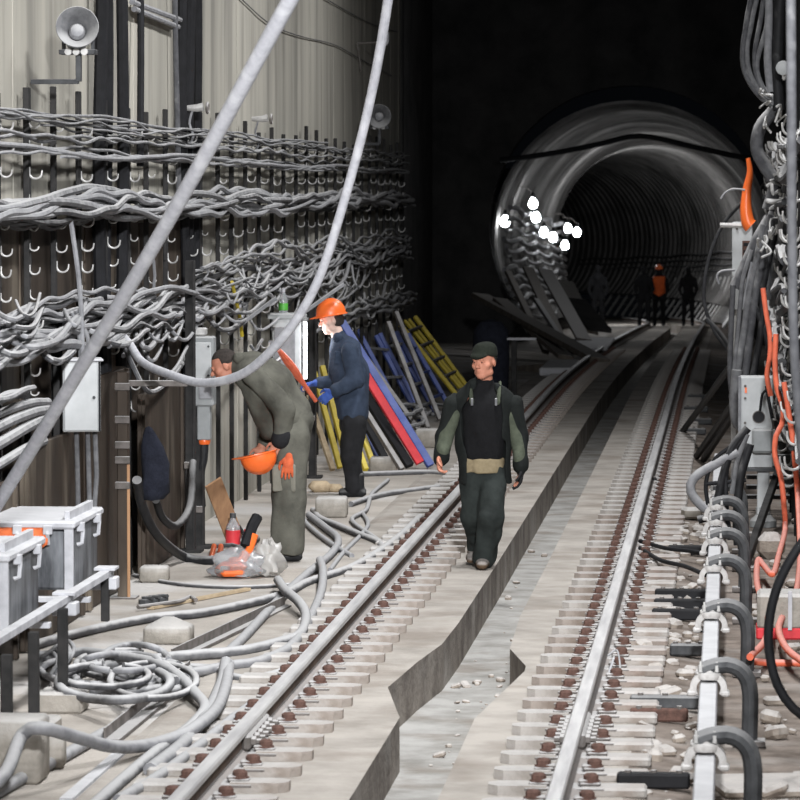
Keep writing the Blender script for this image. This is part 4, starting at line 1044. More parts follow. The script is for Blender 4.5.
# orange cables
oc = [(((763, 288), (766, 312), (770, 336), (770, 356), (767, 376), (771, 396)), 31.5), (((776, 334), (775, 362), (777, 388), (783, 408), (782, 424), (776, 436), (775, 456), (781, 478), (784, 505), (785, 530), (779, 554), (773, 574), (764, 566), (758, 560), (757, 583), (764, 606), (769, 624), (764, 642), (750, 657)), 30.0),
      (((784, 382), (788, 408), (792, 434), (795, 462), (798, 500), (800, 560), (794, 601), (782, 618), (779, 632), (788, 650), (806, 664)), 29.4), (((748, 661), (770, 663), (790, 663), (812, 664)), 25.6)]
for i, (P, Y) in enumerate(oc):
    if i < 3:
        pts = []
        for (px, py) in P:
            yy = Y
            if py > 540: yy = min(Y, 4000.0 / ((py - 190) / 2.62))     # comes to rest on the floor
            pts.append(at(px, py, Y=yy))
    else: pts = [at(px, py, Z=.02) for px, py in P]
    b = MB(); b.tube(spline(pts, .05), .021, 9)
    tag(b.build('orange_cable', M['orange_cable'], angle=80), ['short orange cable high on the hooked rack above the equipment box', 'long orange cable winding past the equipment box and bending down to the floor', 'orange cable hanging outermost, over the red and white barrier', 'orange cable lying flat across the floor by the contact rail'][i], 'cable', 'orange cables')
# big black loop
P = [at(px, py, Y=18.6) for px, py in ((850, 500), (822, 520), (798, 548), (780, 580), (770, 615), (769, 650), (777, 684), (793, 708), (812, 720), (840, 726))]
b = MB(); b.tube(spline(P, .05), .022, 10); tag(b.build('hanging_cable', M['black_bare'], angle=80), 'black cable hanging in a big loop in front of the orange cables', 'cable')
# barrier and ledges behind the brackets
p = at(785, 640, Z=-.02)
r = empty('barrier_block', (p.x, p.y, -.02), 0, 'grey barrier block with a red band, behind the big black cable loop', 'barrier')
b = MB(); b.box((.02, .2, .17), (.38, .36, .22), ch=.02); b.build('block_body', M['block'], r)
b = MB(); b.box((.02, .2, .035), (.39, .37, .07), ch=.01); b.build('red_band', M['red'], r)
b = MB(); b.box((.03, .005, .18), (.025, .02, .24)); b.build('pale_stripe', M['white_dust'], r)
for k, (y, z) in enumerate(((33.6, .50), (33.8, .40), (34.0, .30), (34.2, .20), (34.4, .10))):
    b = MB(); b.box((1.98, y, z), (.62, .12, .035)); tag(b.build('shelf_bar', M['bracket']), 'dark horizontal bar of the ledge behind the equipment box column', 'bar', 'ledge bars behind the equipment box')
b = MB(); A_ = at(748, 576, Z=.0); b.bar((1.66, 29.0, .06), (1.95, 33.6, .42), .05, .07); tag(b.build('brace', M['rack']), 'dark sloping brace under the ledge by the equipment box', 'brace')
b = MB(); b.box((0, .1, .10), (.20, .2, .20), Rz(.3), .06); o = b.build('rubble_lump', M['rock']); o.location = at(775, 560, Z=-.02); tag(o, 'rough brown lump of rubble beside the orange cable bend', 'rubble lump')
for i, (px, py, w_) in enumerate(((777, 705, .10), (790, 790, .5))):
    b = MB(); b.box((0, 0, .02), (w_ * 1.4, w_, .05), Rz(.2), .015); o = b.build('flat_stone', M['rock']); o.location = at(px, py, Z=-.02); tag(o, ['small flat stone on the floor below the big cable loop', 'broad flat dusty stone at the foot of the front bracket'][i], 'stone')
# ------------------------------------------------------------------ things leaning on the far wall
def beam(p0, p1, w_, h_, m_, name, lab, cat, group=None, up=(.5, -1, .3), topX=None, Ytop=None):
    A_ = at(*p0, Z=.03); B_ = at(*p1, Y=A_.y + (Ytop if Ytop is not None else .4))
    b = MB(); b.bar(A_, B_, w_, h_, up); return tag(b.build(name, M[m_]), lab, cat, group)
A_ = at(427, 466, Z=.03); B_ = at(338, 322, Y=A_.y + .4)
r = empty('long_plank', (0, 0, 0), 0, 'long red and blue plank leaning behind the helmeted worker', 'plank')
b = MB(); b.bar(A_ + Vector((.035, .02, 0)), B_ + Vector((.035, .02, 0)), .075, .06, (.4, -1, .3)); b.build('blue_edge', M['blue'], r)
b = MB(); A2 = A_.lerp(B_, .02); B2 = A_.lerp(B_, .70); b.bar(A2 + Vector((-.05, 0, 0)), B2 + Vector((-.05, 0, 0)), .085, .05, (.4, -1, .3)); b.build('red_face', M['red'], r)
dk = [((410, 466), (362, 390), .085, 'black_bare', 'widest dark beam leaning right under the red plank'), ((402, 470), (356, 396), .045, 'iron', 'thin grey edge beam leaning between dark ones'), ((390, 468), (352, 398), .07, 'black_bare', 'dark beam leaning nearest the helmeted worker\'s legs'), ((380, 462), (346, 392), .05, 'blue', 'dark blue bar leaning behind the helmeted worker')]
for p0, p1, w_, m_, lab in dk: beam(p0, p1, w_, .06, m_, 'leaning_beam', lab, 'beam', 'dark beams leaning by the helmeted worker')
for i, (p0, p1, m_) in enumerate((((340, 468), (314, 372), 'yellow'), ((350, 474), (322, 366), 'yellow'), ((373, 464), (352, 404), 'yellow'), ((366, 470), (344, 410), 'yellow'), ((333, 470), (308, 396), 'pale_wood'))):
    beam(p0, p1, .05, .05, m_, 'leaning_bar', ['yellow bar leaning behind the helmeted worker, closest to the black post', 'yellow bar leaning just behind the helmeted worker\'s glove', 'yellow bar leaning behind his knees, closest to the dark beams', 'yellow bar leaning behind the helmeted worker\'s knees', 'pale wooden bar leaning by the black post'][i], 'bar', 'yellow bars leaning behind the helmeted worker')
for i, (p0, p1) in enumerate((((424, 422), (384, 340)), ((412, 430), (372, 338)), ((432, 414), (398, 330)), ((402, 420), (366, 344)))):
    pass
def ladder(foot_a, foot_b, top_a, top_b, rungs, m_, m2, name, lab, cat, group, dy=.6, w_=.05):
    r = empty(name, (0, 0, 0), 0, lab, cat, group)
    A_ = at(*foot_a, Z=.03 + grade(44)); B_ = at(*foot_b, Z=.03 + grade(44)); C_ = at(*top_a, Y=A_.y + dy); D_ = at(*top_b, Y=B_.y + dy)
    for a, c in ((A_, C_), (B_, D_)):
        b = MB(); b.bar(a, c, w_, .05, (.4, -1, .3)); b.build('side_rail', M[m_], r)
    for k in range(rungs):
        t = (k + .6) / (rungs + .2)
        b = MB(); b.bar(A_.lerp(C_, t), B_.lerp(D_, t), .035, .03, (0, 0, 1)); b.build('rung', M[m2], r)
    return r
ladder((420, 420), (438, 414), (376, 336), (396, 332), 4, 'blue', 'cable_pale', 'folding_frame', 'blue metal frame with pale crosspieces leaning, in the middle of the blue ones', 'frame', 'blue frames leaning on the wall')
ladder((408, 426), (424, 420), (358, 330), (380, 334), 3, 'blue', 'cable_pale', 'folding_frame', 'blue metal frame leaning, closest to the red plank', 'frame', 'blue frames leaning on the wall')
ladder((436, 414), (450, 408), (392, 336), (408, 334), 3, 'blue', 'blue', 'folding_frame', 'blue metal frame leaning, just under the yellow ladder', 'frame', 'blue frames leaning on the wall')
ladder((462, 402), (474, 396), (399, 323), (415, 317), 5, 'yellow', 'iron', 'ladder', 'yellow ladder leaning behind the walking worker', 'ladder', None, 1.0)
ladder((468, 398), (470, 397), (405, 321), (409, 320), 1, 'yellow', 'iron', 'folding_frame', 'narrow yellow frame tucked inside the yellow ladder', 'frame', None, 1.2, .035)
for i, (p0, p1, m_) in enumerate((((420, 432), (350, 336), 'iron'), ((414, 436), (342, 340), 'dark_wood'), ((428, 428), (388, 322), 'iron'), ((440, 420), (396, 312), 'iron'))):
    beam(p0, p1, .05, .05, m_, 'leaning_bar', ['dull iron bar leaning beside the blue frames', 'dark timber bar leaning beside the red plank', 'iron bar leaning behind the middle blue frame', 'iron bar leaning behind the yellow ladder'][i], 'bar', 'dull bars leaning by the blue frames', Ytop=.7)
q = random.Random(31)
for k in range(8):
    px, py = q.uniform(404, 434), q.uniform(408, 422)
    P = [at(px + 14 * math.cos(a) * q.uniform(.7, 1.2), py + 5 * math.sin(a), Z=.06 + .03 * k) for a in [i * .5 for i in range(13)]]
    b = MB(); b.tube(spline(P, .1), .022, 6); tag(b.build('coiled_cable', M['cable']), 'pale cable coiled at the feet of the blue frames', 'cable', 'coils at the feet of the blue frames')

# lit cabinet between the workmen, bottle on top
p = at(287, 378, Y=36.0)
r = empty('control_cabinet', (p.x, p.y, p.z), .15, 'pale control cabinet with a lit strip, green-labelled bottle standing on it', 'cabinet')
b = MB(); b.box((0, .15, .27), (.26, .26, .54), ch=.008); b.build('case', M['grey_paint'], r)
b = MB(); b.box((-.02, .012, .25), (.19, .02, .42), ch=.004); b.build('door', M['cable_pale'], r)
b = MB(); b.box((0, .13, .56), (.36, .34, .05), ch=.008); b.build('top_tray', M['grey_mid'], r)
b = MB(); b.box((.165, .0, .25), (.035, .05, .52), ch=.006); b.build('lit_strip', M['tube_lamp'], r)
b = MB(); b.box((0, .2, -p.z / 2), (.08, .08, p.z - .01)); b.build('pedestal', M['rack'], r)
zt = p.z + .585; pb = at(283, 313, Y=36.1)
t = empty('bottle', (pb.x, 36.12, zt), 0, 'clear bottle with a green label on the control cabinet', 'bottle')
b = MB(); b.lathe([(.042, 0), (.042, .12), (.036, .145), (.016, .19), (.016, .21), (0, .21)], None, 14); b.build('bottle_body', M['clear'], t)
b = MB(); b.lathe([(.0435, .025), (.0435, .09)], None, 14); b.build('label', M['green'], t)
b = MB(); b.lathe([(.019, .19), (.019, .225), (0, .225)], None, 12); b.build('cap', M['white_dust'], t)
lp = at(312, 348, Y=35.5); l_ = point('work_lamp', (lp.x + .04, lp.y, lp.z + .10), 7, .10); 
# slanted pale bars near the cabinet
for i, (p0, p1, Y) in enumerate((((228, 334), (276, 298), 33), ((296, 318), (344, 284), 35.2))):
    b = MB(); b.bar(at(*p0, Y=Y), at(*p1, Y=Y + .2), .03, .03); tag(b.build('slanted_bar', M['cable_pale']), ['pale bar slanting up over the bent worker\'s head', 'pale bar slanting up over the helmeted worker\'s cap peak'][i], 'bar', 'slanted pale bars')
b = MB(); b.tube(spline([at(*p, X=-2.58) for p in ((232, 282), (236, 300), (240, 318), (242, 336))], .05), .016, 6); tag(b.build('yellow_tape', M['yellow']), 'yellow strip hanging among the cables above the bent worker', 'strip')

# ------------------------------------------------------------------ timbers and panels piled by the tunnel mouth
tim = [((600, 372), (480, 296), .34, .10, 66, 74, 'dark_wood', 'broad dark plank slanting down to the track'), ((566, 362), (500, 300), .28, .08, 68, 73, 'dark_wood', 'dark plank slanting under the broad one'), ((556, 388), (496, 372), .26, .16, 62, 64, 'dark_wood', 'dark baulk lying at the rail side behind the walker'),
       ((584, 340), (545, 270), .30, .06, 76, 80, 'iron', 'tall dull panel leaning by the tunnel mouth'), ((560, 338), (528, 268), .22, .06, 75, 80, 'dark_wood', 'narrow dark plank leaning by the tunnel mouth'), ((590, 332), (566, 282), .34, .06, 80, 84, 'dark_wood', 'broad board leaning farthest into the tunnel mouth'), ((570, 356), (536, 300), .10, .08, 72, 76, 'cable', 'thin pale bar slanting among the dark planks'),
       ((546, 352), (508, 272), .12, .08, 72, 78, 'dark_wood', 'thin dark post slanting under the lit tunnel wall'), ((600, 330), (574, 300), .5, .08, 80, 82, 'soot', 'sooty sheet lying at the inner end of the pile')]
for p0, p1, w_, h_, Y0, Y1, m_, lab in tim:
    A_ = at(*p0, Y=Y0); A_.z = max(A_.z, grade(Y0) + .08); B_ = at(*p1, Y=Y1)
    b = MB(); b.bar(A_, B_, w_, h_, (.3, -.6, .8)); tag(b.build('timber', M[m_]), lab, 'timber', 'timbers piled by the tunnel mouth')
for i, (px, py, w_, d_, h_, Y0) in enumerate(((590, 346, .8, 5, .06, 68), (560, 372, .5, 3, .12, 60))):
    A_ = at(px, py, Z=grade(Y0)); b = MB(); b.box((0, 0, h_ / 2 + .01), (w_, d_, h_), ch=.02); o = b.build('pale_sheet', M['white_dust']); o.location = A_; tag(o, ['pale sheet lying beside the far end of the rail', 'pale slab beside the rail behind the walking worker'][i], 'sheet')
p = at(491, 390, Y=52); p.z = grade(52)
r = empty('covered_drum', p, 0, 'dark covered drum standing behind the walking worker\'s cap', 'drum')
b = MB(); b.lathe([(.22, 0), (.24, .5), (.24, .8), (.22, .92), (.14, 1.02), (0, 1.06)], None, 22); b.build('cover', M['dark_cloth'], r)
b = MB(); b.box((.36, 0, .80), (.46, .2, .03)); b.build('shelf', M['white_dust'], r); b = MB(); b.box((.30, .0, .4), (.07, .07, .79)); b.build('leg', M['rack'], r)

# ------------------------------------------------------------------ tunnel: cables and lamps
for k in range(12):
    z = .55 + k * .21; P = []
    for i in range(61):
        s = 85.2 + i * .65; dz = z - TCZ
        u = TCX - math.sqrt(max(.1, (TR - .30) ** 2 - dz * dz))
        v = on(s, u + .03 * math.sin(s * .9 + k) + .03 * math.sin(s * .9 + 2 * k), z + .05 * math.sin(s * .8 + k * 1.3)); P.append(v)
    b = MB(); b.tube(P, .035 + .012 * (k % 3), 6); tag(b.build('tunnel_cable', M['cable_pale' if k % 2 else 'cable']), 'cable on the lamp-lit wall inside the tunnel', 'cable', 'cables on the lamp-lit tunnel wall')
for k in range(10):
    z = .5 + k * .2; P = [on(86 + i * 1.5, TCX + math.sqrt((TR - .22) ** 2 - (z - TCZ) ** 2), z + .03 * math.sin(i + k)) for i in range(52)]
    b = MB(); b.tube(P, .035, 6); tag(b.build('tunnel_cable', M['cable']), 'cable on the far side wall sweeping round the tunnel bend', 'cable', 'cables round the outer tunnel wall')
for i in range(34):
    s = 104 + i * 1.6; vs_p = [on(s, TCX + math.sqrt((TR - .28) ** 2 - (z - TCZ) ** 2), z) for z in (.1, .8, 1.5)]
    b = MB(); b.tube(vs_p, .05, 6); tag(b.build('tunnel_rack_post', M['hook']), 'pale upright on the outer tunnel wall behind the distant people', 'cable rack', 'uprights on the outer tunnel wall')
lampL = ['bulb lamp highest on the lit tunnel wall', 'bulb lamp just below the highest one', 'bulb lamp at the very edge of the tunnel mouth', 'bulb lamp in the middle of the slanting lamp row', 'bulb lamp fourth down the slanting row', 'bulb lamp lowest of the cluster', 'upper bulb lamp of the pair deepest in the tunnel', 'lower bulb lamp of the pair deepest in the tunnel']
for i, (px, py, Y) in enumerate(((533, 203, 91), (536, 217, 93), (505, 221, 86.5), (544, 232, 97), (553, 237, 99), (565, 245, 104), (568, 228, 106), (577, 232, 108))):
    p = at(px, py, Y=Y); r = empty('bulb_lamp', p, 0, lampL[i], 'lamp', 'bulb lamps in the tunnel')
    b = MB(); b.lathe([(0, -.13), (.07, -.11), (.105, -.04), (.10, .03), (.05, .10), (.04, .13)], None, 14); b.build('bulb', M['lamp'], r)
    b = MB(); b.lathe([(.045, .12), (.05, .20), (.02, .24), (0, .24)], None, 10); b.build('socket', M['black_bare'], r)
    b = MB(); b.tube([(0, 0, .22), (-.15, 0, .36), (-.4, 0, .40)], .014, 6); b.build('arm', M['iron'], r)
P = [at(*p, Y=84.6) for p in ((500, 160), (520, 158), (560, 152), (600, 144), (640, 136), (690, 146), (735, 156), (762, 160))]
b = MB(); b.tube(spline(P, .2), .06, 6); tag(b.build('portal_cable', M['black_bare']), 'black cable strung across the top of the tunnel mouth', 'cable')
# ------------------------------------------------------------------ people: bodies and clothes as smooth blended solids
class SDF:
    """distance field on a grid; shapes are blended in and the zero surface is meshed"""
    def __init__(s, lo, hi, h):
        s.lo = np.array(lo, float); s.h = h
        n = np.ceil((np.array(hi) - s.lo) / h).astype(int) + 1
        s.n = n; s.f = np.full(n, .2, np.float32)
    def block(s, lo, hi):
        a = np.clip(np.floor((np.array(lo) - s.lo) / s.h).astype(int), 0, s.n - 1); b = np.clip(np.ceil((np.array(hi) - s.lo) / s.h).astype(int) + 1, 1, s.n)
        sl = tuple(slice(x, y) for x, y in zip(a, b))
        g = np.meshgrid(*[s.lo[i] + s.h * np.arange(a[i], b[i]) for i in range(3)], indexing='ij')
        return sl, np.stack(g, -1).astype(np.float32)
    def put(s, sl, d, k, sub=False):
        f = s.f[sl]
        if sub:
            d = -d
            if k > 0:
                h = np.clip(.5 + .5 * (d - f) / k, 0, 1); s.f[sl] = f + (d - f) * h + k * h * (1 - h)
            else: s.f[sl] = np.maximum(f, d)
        else:
            if k > 0:
                h = np.clip(.5 + .5 * (f - d) / k, 0, 1); s.f[sl] = f + (d - f) * h - k * h * (1 - h)
            else: s.f[sl] = np.minimum(f, d)
    def cone(s, a, b, ra, rb, k=.02, flat=None, q=1.0, sub=False):
        """tapered rounded limb from a to b; flat: direction squashed by q"""
        a = np.array(a, float); b = np.array(b, float); R = max(ra, rb) + k + .03
        R2 = R * max(1, q)
        sl, P = s.block(np.minimum(a, b) - R2, np.maximum(a, b) + R2)
        p = P - a.astype(np.float32); ab = b - a
        if flat is not None:
            nrm = np.array(flat, float); nrm /= np.linalg.norm(nrm)
            ab = ab - nrm * ab.dot(nrm) * 0
            dn = p @ nrm.astype(np.float32); base = ab.dot(nrm)
            t = np.clip((p @ ab.astype(np.float32)) / max(ab.dot(ab), 1e-9), 0, 1)
            off = dn - t * base
            r = p - t[..., None] * ab.astype(np.float32)
            r2 = (r * r).sum(-1) - off * off + (off / q) ** 2
            d = (np.sqrt(np.maximum(r2, 0)) - (ra + (rb - ra) * t)) * min(1, q)
        else:
            t = np.clip((p @ ab.astype(np.float32)) / max(ab.dot(ab), 1e-9), 0, 1)
            r = p - t[..., None] * ab.astype(np.float32)
            d = np.sqrt((r * r).sum(-1)) - (ra + (rb - ra) * t)
        s.put(sl, d, k, sub)
    def ell(s, c, r, k=.01, R=None, sub=False):
        """ellipsoid; R: 3x3 rotation of its axes"""
        c = np.array(c, float); r = np.array(r, float); m = r.max() + k + .02
        sl, P = s.block(c - m, c + m); p = P - c.astype(np.float32)
        if R is not None: p = p @ np.array(R, np.float32)
        q = p / r.astype(np.float32); l = np.sqrt((q * q).sum(-1)); l2 = np.sqrt(((q / r.astype(np.float32)) ** 2).sum(-1))
        s.put(sl, l * (l - 1) / np.maximum(l2, 1e-6), k, sub)
    def boxs(s, c, r, k=.0, R=None, rad=.01, sub=False):
        c = np.array(c, float); r = np.array(r, float); m = np.linalg.norm(r) + k + .02
        sl, P = s.block(c - m, c + m); p = P - c.astype(np.float32)
        if R is not None: p = p @ np.array(R, np.float32)
        q = np.abs(p) - (r - rad).astype(np.float32)
        d = np.sqrt((np.maximum(q, 0) ** 2).sum(-1)) + np.minimum(q.max(-1), 0) - rad
        s.put(sl, d, k, sub)
    def folds(s, amp, freq, seed, axis=(0, 0, 1), stretch=.45):
        """cloth creases"""
        q = random.Random(seed)
        sl, P = s.block(s.lo, s.lo + s.h * s.n)
        w = np.zeros(s.f.shape, np.float32); ax = np.array(axis, np.float32)
        P = P - (P @ ax)[..., None] * ax * (1 - stretch)
        for i in range(5):
            v = np.array([q.uniform(-1, 1) for _ in range(3)], np.float32); v /= np.linalg.norm(v); f = freq * q.uniform(.6, 1.7)
            w += np.sin(P @ v * f + q.uniform(0, 6) + 1.6 * np.sin(P @ np.roll(v, 1) * f * .6))
        s.f += amp * w / 2.2
    def mesh(s):
        f = s.f; f[0] = f[-1] = .1; f[:, 0] = f[:, -1] = .1; f[:, :, 0] = f[:, :, -1] = .1
        ins = f < 0; n = np.array(f.shape)
        c = [ins[i:n[0] - 1 + i, j:n[1] - 1 + j, k:n[2] - 1 + k] for i in (0, 1) for j in (0, 1) for k in (0, 1)]
        cnt = sum(x.astype(np.int8) for x in c); act = (cnt > 0) & (cnt < 8)
        I = np.argwhere(act); idx = np.full(act.shape, -1, np.int64); idx[act] = np.arange(len(I))
        corner = np.array([(i, j, k) for i in (0, 1) for j in (0, 1) for k in (0, 1)])
        V = np.stack([f[I[:, 0] + a, I[:, 1] + b_, I[:, 2] + c_] for a, b_, c_ in corner], 1)
        acc = np.zeros((len(I), 3)); num = np.zeros(len(I))
        for a in range(8):
            for b_ in range(a + 1, 8):
                if np.abs(corner[a] - corner[b_]).sum() == 1:
                    va, vb = V[:, a], V[:, b_]; m = (va < 0) != (vb < 0)
                    t = np.where(m, va / np.where(m, va - vb, 1), 0)
                    p = corner[a] + (corner[b_] - corner[a]) * t[:, None]
                    acc[m] += p[m]; num[m] += 1
        pos = s.lo + s.h * (I + acc / num[:, None])
        F = []
        for ax in range(3):
            u, v = (ax + 1) % 3, (ax + 2) % 3
            lo = [slice(None)] * 3; hi = [slice(None)] * 3
            lo[ax] = slice(0, -1); hi[ax] = slice(1, None)
            for w_ in (u, v): lo[w_] = hi[w_] = slice(1, -1)
            A, B = ins[tuple(lo)], ins[tuple(hi)]
            E = np.argwhere(A != B)
            if not len(E): continue
            off = np.zeros(3, int); off[u] = off[v] = 1
            E0 = E + off; eu = np.zeros(3, int); eu[u] = 1; ev = np.zeros(3, int); ev[v] = 1
            g = lambda e: idx[e[:, 0], e[:, 1], e[:, 2]]
            q = np.stack([g(E0 - eu - ev), g(E0 - ev), g(E0), g(E0 - eu)], 1)
            fl_ = ~A[tuple(E.T)]
            q[fl_] = q[fl_][:, ::-1]
            F.append(q)
        return pos, np.concatenate(F)
    def build(s, name, m, parent=None, origin=(0, 0, 0), smooth=2):
        v, f = s.mesh(); 
        # light relaxation takes the grid steps out
        e = np.concatenate([f[:, [0, 1]], f[:, [1, 2]], f[:, [2, 3]], f[:, [3, 0]]])
        for _ in range(smooth):
            a = np.zeros_like(v); c = np.zeros(len(v))
            np.add.at(a, e[:, 0], v[e[:, 1]]); np.add.at(c, e[:, 0], 1); np.add.at(a, e[:, 1], v[e[:, 0]]); np.add.at(c, e[:, 1], 1)
            v = v * .5 + .5 * a / np.maximum(c, 1)[:, None]
        v = v - np.array(origin)
        me = bpy.data.meshes.new(name); me.from_pydata(v.tolist(), [], f.tolist()); me.materials.append(m)
        me.polygons.foreach_set('use_smooth', [True] * len(me.polygons)); me.update()
        o = bpy.data.objects.new(name, me); COL.objects.link(o)
        if parent is not None: o.parent = parent
        return o

def rot(yaw=0, pitch=0, roll=0):
    """head turn: yaw about Z, pitch (nod) about X, roll about Y; the face looks along -Y at rest"""
    return np.array((Matrix.Rotation(yaw, 3, 'Z') @ Matrix.Rotation(pitch, 3, 'X') @ Matrix.Rotation(roll, 3, 'Y')))

def head(S, c, R):
    """face and skull in the field; c is the head's centre, between the ears"""
    c = np.array(c); w = lambda x, y, z: c + R @ np.array((x, y, z))
    S.ell(w(0, .012, .030), (.074, .094, .088), .0, R)
    S.ell(w(0, -.022, -.035), (.060, .068, .085), .03, R)
    S.ell(w(0, -.055, -.092), (.034, .030, .026), .025, R)          # chin
    for sx in (-1, 1):
        S.ell(w(sx * .046, -.050, -.022), (.026, .026, .024), .018, R)   # cheekbone
        S.ell(w(sx * .052, -.010, -.075), (.018, .036, .024), .02, R)   # jaw angle
        S.ell(w(sx * .030, -.092, .006), (.017, .013, .010), .008, R, True)   # socket
        S.ell(w(sx * .030, -.080, .006), (.012, .011, .010), .003, R)   # eyelid
        S.ell(w(sx * .026, -.086, .024), (.022, .011, .007), .008, R)   # brow
        S.ell(w(sx * .077, .012, -.008), (.008, .020, .032), .004, R @ rot(0, .15))   # ear
    S.cone(w(0, -.084, .012), w(0, -.110, -.026), .008, .0125, .010)     # nose
    for sx in (-1, 1): S.ell(w(sx * .011, -.098, -.030), (.008, .010, .007), .005, R)
    S.ell(w(0, -.088, -.056), (.021, .010, .006), .004, R)
    S.ell(w(0, -.086, -.068), (.018, .010, .006), .004, R)
    S.boxs(w(0, -.099, -.0625), (.022, .006, .0012), .003, R, .001, True)

def hand(S, wr, dirv, palm, side, curl=.6, scale=1.0, spread=.10, r=.0088):
    """hand with palm, four fingers and thumb. wr wrist, dirv along the hand, palm the way the palm faces, side: thumb side"""
    d = Vector(dirv).normalized(); n = Vector(palm); n = (n - d * n.dot(d)).normalized(); t = Vector(side); t = (t - d * t.dot(d) - n * t.dot(n)).normalized()
    wr = Vector(wr); sc = scale
    S.cone(wr, wr + d * .05 * sc, .024 * sc, .030 * sc, .015, n, .62)
    S.cone(wr + d * .045 * sc, wr + d * .085 * sc, .033 * sc, .035 * sc, .015, n, .45)
    for i, (o, L) in enumerate(((.031, .072), (.010, .082), (-.011, .076), (-.031, .060))):
        b = wr + d * .085 * sc + t * o * sc; dd = (d + t * (o * spread * 18 / .5 * .25)).normalized()
        c_ = curl * (1 + .12 * i); p = b
        for k, (fl_, rr) in enumerate(((.44, 1), (.31, .92), (.25, .82))):
            a = c_ * (.55 + .75 * k)
            e = p + (dd * math.cos(a) + n * math.sin(a)) * L * fl_ * sc
            S.cone(p, e, r * rr * sc, r * rr * .92 * sc, .004); p = e
    b = wr + d * .03 * sc + t * .028 * sc
    m1 = b + (d * .62 + t * .72 + n * .25).normalized() * .036 * sc; m2 = m1 + (d * .85 + t * .25 + n * (.25 + curl * .4)).normalized() * .030 * sc; m3 = m2 + (d * .8 - t * .05 + n * (.3 + curl * .6)).normalized() * .024 * sc
    S.cone(b, m1, .0145 * sc, .0115 * sc, .008); S.cone(m1, m2, .0105 * sc, .0095 * sc, .004); S.cone(m2, m3, .0095 * sc, .008 * sc, .004)

def boot(S, heel, toe, ankle, hgt=.16, k=.02):
    h = Vector(heel); t = Vector(toe); a = Vector(ankle)
    S.cone(h + Vector((0, 0, .035)), h.lerp(t, .6) + Vector((0, 0, .035)), .040, .044, k, (0, 0, 1), .8)
    S.cone(h.lerp(t, .55) + Vector((0, 0, .034)), t + Vector((0, 0, .032)), .047, .040, k, (0, 0, 1), .75)
    S.cone(h.lerp(t, .15) + Vector((0, 0, .06)), a + Vector((0, 0, hgt - .1)), .046, .050, k)
    S.boxs(h.lerp(t, .5) + Vector((0, 0, -.02)), (.3, .3, .022), 0, None, .002, True)

def helmet_mesh(name, m, parent=None):
    """hard hat, crown up, peak towards -Y; origin at the brim's centre"""
    b = MB(); n = 32; L = 9; vs = []; fs = []
    for i in range(L + 1):
        th = PI / 2 * i / L
        for k in range(n):
            a = 2 * PI * k / n
            x, y, z = .112 * math.cos(th) * math.cos(a), .136 * math.cos(th) * math.sin(a), .135 * math.sin(th)
            rd = .008 * max(0, 1 - (abs(x) / .022) ** 2) + .005 * max(0, 1 - ((abs(x) - .055) / .012) ** 2)
            vs.append((x, y, z + rd * (1 if i > 1 else 0)))
    for k in range(n):
        a = 2 * PI * k / n; pk = max(0, -math.sin(a)) ** 2
        w_ = .013 + .048 * pk; x, y = math.cos(a), math.sin(a)
        vs.append((x * (.112 + w_ * .8), y * (.136 + w_), -.006 - .010 * pk))
    for k in range(n):
        a = 2 * PI * k / n; pk = max(0, -math.sin(a)) ** 2
        w_ = .013 + .048 * pk; x, y = math.cos(a), math.sin(a)
        vs.append((x * (.112 + w_ * .8), y * (.136 + w_), -.011 - .010 * pk))
    for i in range(L):
        for k in range(n): fs.append((i * n + k, i * n + (k + 1) % n, (i + 1) * n + (k + 1) % n, (i + 1) * n + k))
    o1 = (L + 1) * n; o2 = o1 + n
    for k in range(n):
        k2 = (k + 1) % n
        fs.append((o1 + k, o1 + k2, k2, k)); fs.append((o2 + k, o2 + k2, o1 + k2, o1 + k))
    # inside of the shell
    o3 = len(vs)
    for i in range(L + 1):
        th = PI / 2 * i / L
        for k in range(n):
            a = 2 * PI * k / n
            vs.append((.107 * math.cos(th) * math.cos(a), .131 * math.cos(th) * math.sin(a), -.008 + .131 * math.sin(th)))
    for i in range(L):
        for k in range(n): fs.append((o3 + i * n + k, o3 + (i + 1) * n + k, o3 + (i + 1) * n + (k + 1) % n, o3 + i * n + (k + 1) % n))
    for k in range(n): fs.append((o2 + k, o3 + k, o3 + (k + 1) % n, o2 + (k + 1) % n))
    b.add(vs, fs)
    return b.build(name, m, parent, angle=50)

# ---- walking worker (faces the camera, looks towards the wall)
W0 = at(483, 567, Z=.013)
def W(px, py, dy=0.0):
    """body point from where it is seen, dy towards (-) or away from the camera"""
    p = at(px, py, Y=W0.y + dy); return np.array((p.x, p.y, p.z))
lo = W(425, 575, -.45) ; hi = W(540, 328, .45)
lo = np.array((lo[0], W0.y - .45, -.02)); hi = np.array((hi[0], W0.y + .45, hi[2] + .03))
S = SDF(lo, hi, .0055)
hc = W(484, 362, -.02); HR = rot(-.42, .06, -.04)
head(S, hc, HR)
S.cone(W(485, 378, .02), W(484, 398, .02), .056, .062, .02)
S.cone(W(484, 408, .0), W(484, 470, .02), .135, .13, .03, (0, 1, 0), .6)
for sx, shx, elx, hx, hy in ((-1, 455, 443, 441, 456), (1, 512, 520, 521, 466)):
    S.cone(W(shx, 406, .02), W(elx, 435, .045), .04, .034, .02); S.cone(W(elx, 435, .045), W(hx, hy, -.05), .034, .027, .02)
hand(S, W(440, 456, -.07), (-.02, -.35, -1), (.9, -.3, 0), (.1, -1, -.2), .75)
hand(S, W(521, 466, -.04), (-.05, -.1, -1), (-.9, -.2, 0), (0, -1, 0), .45)
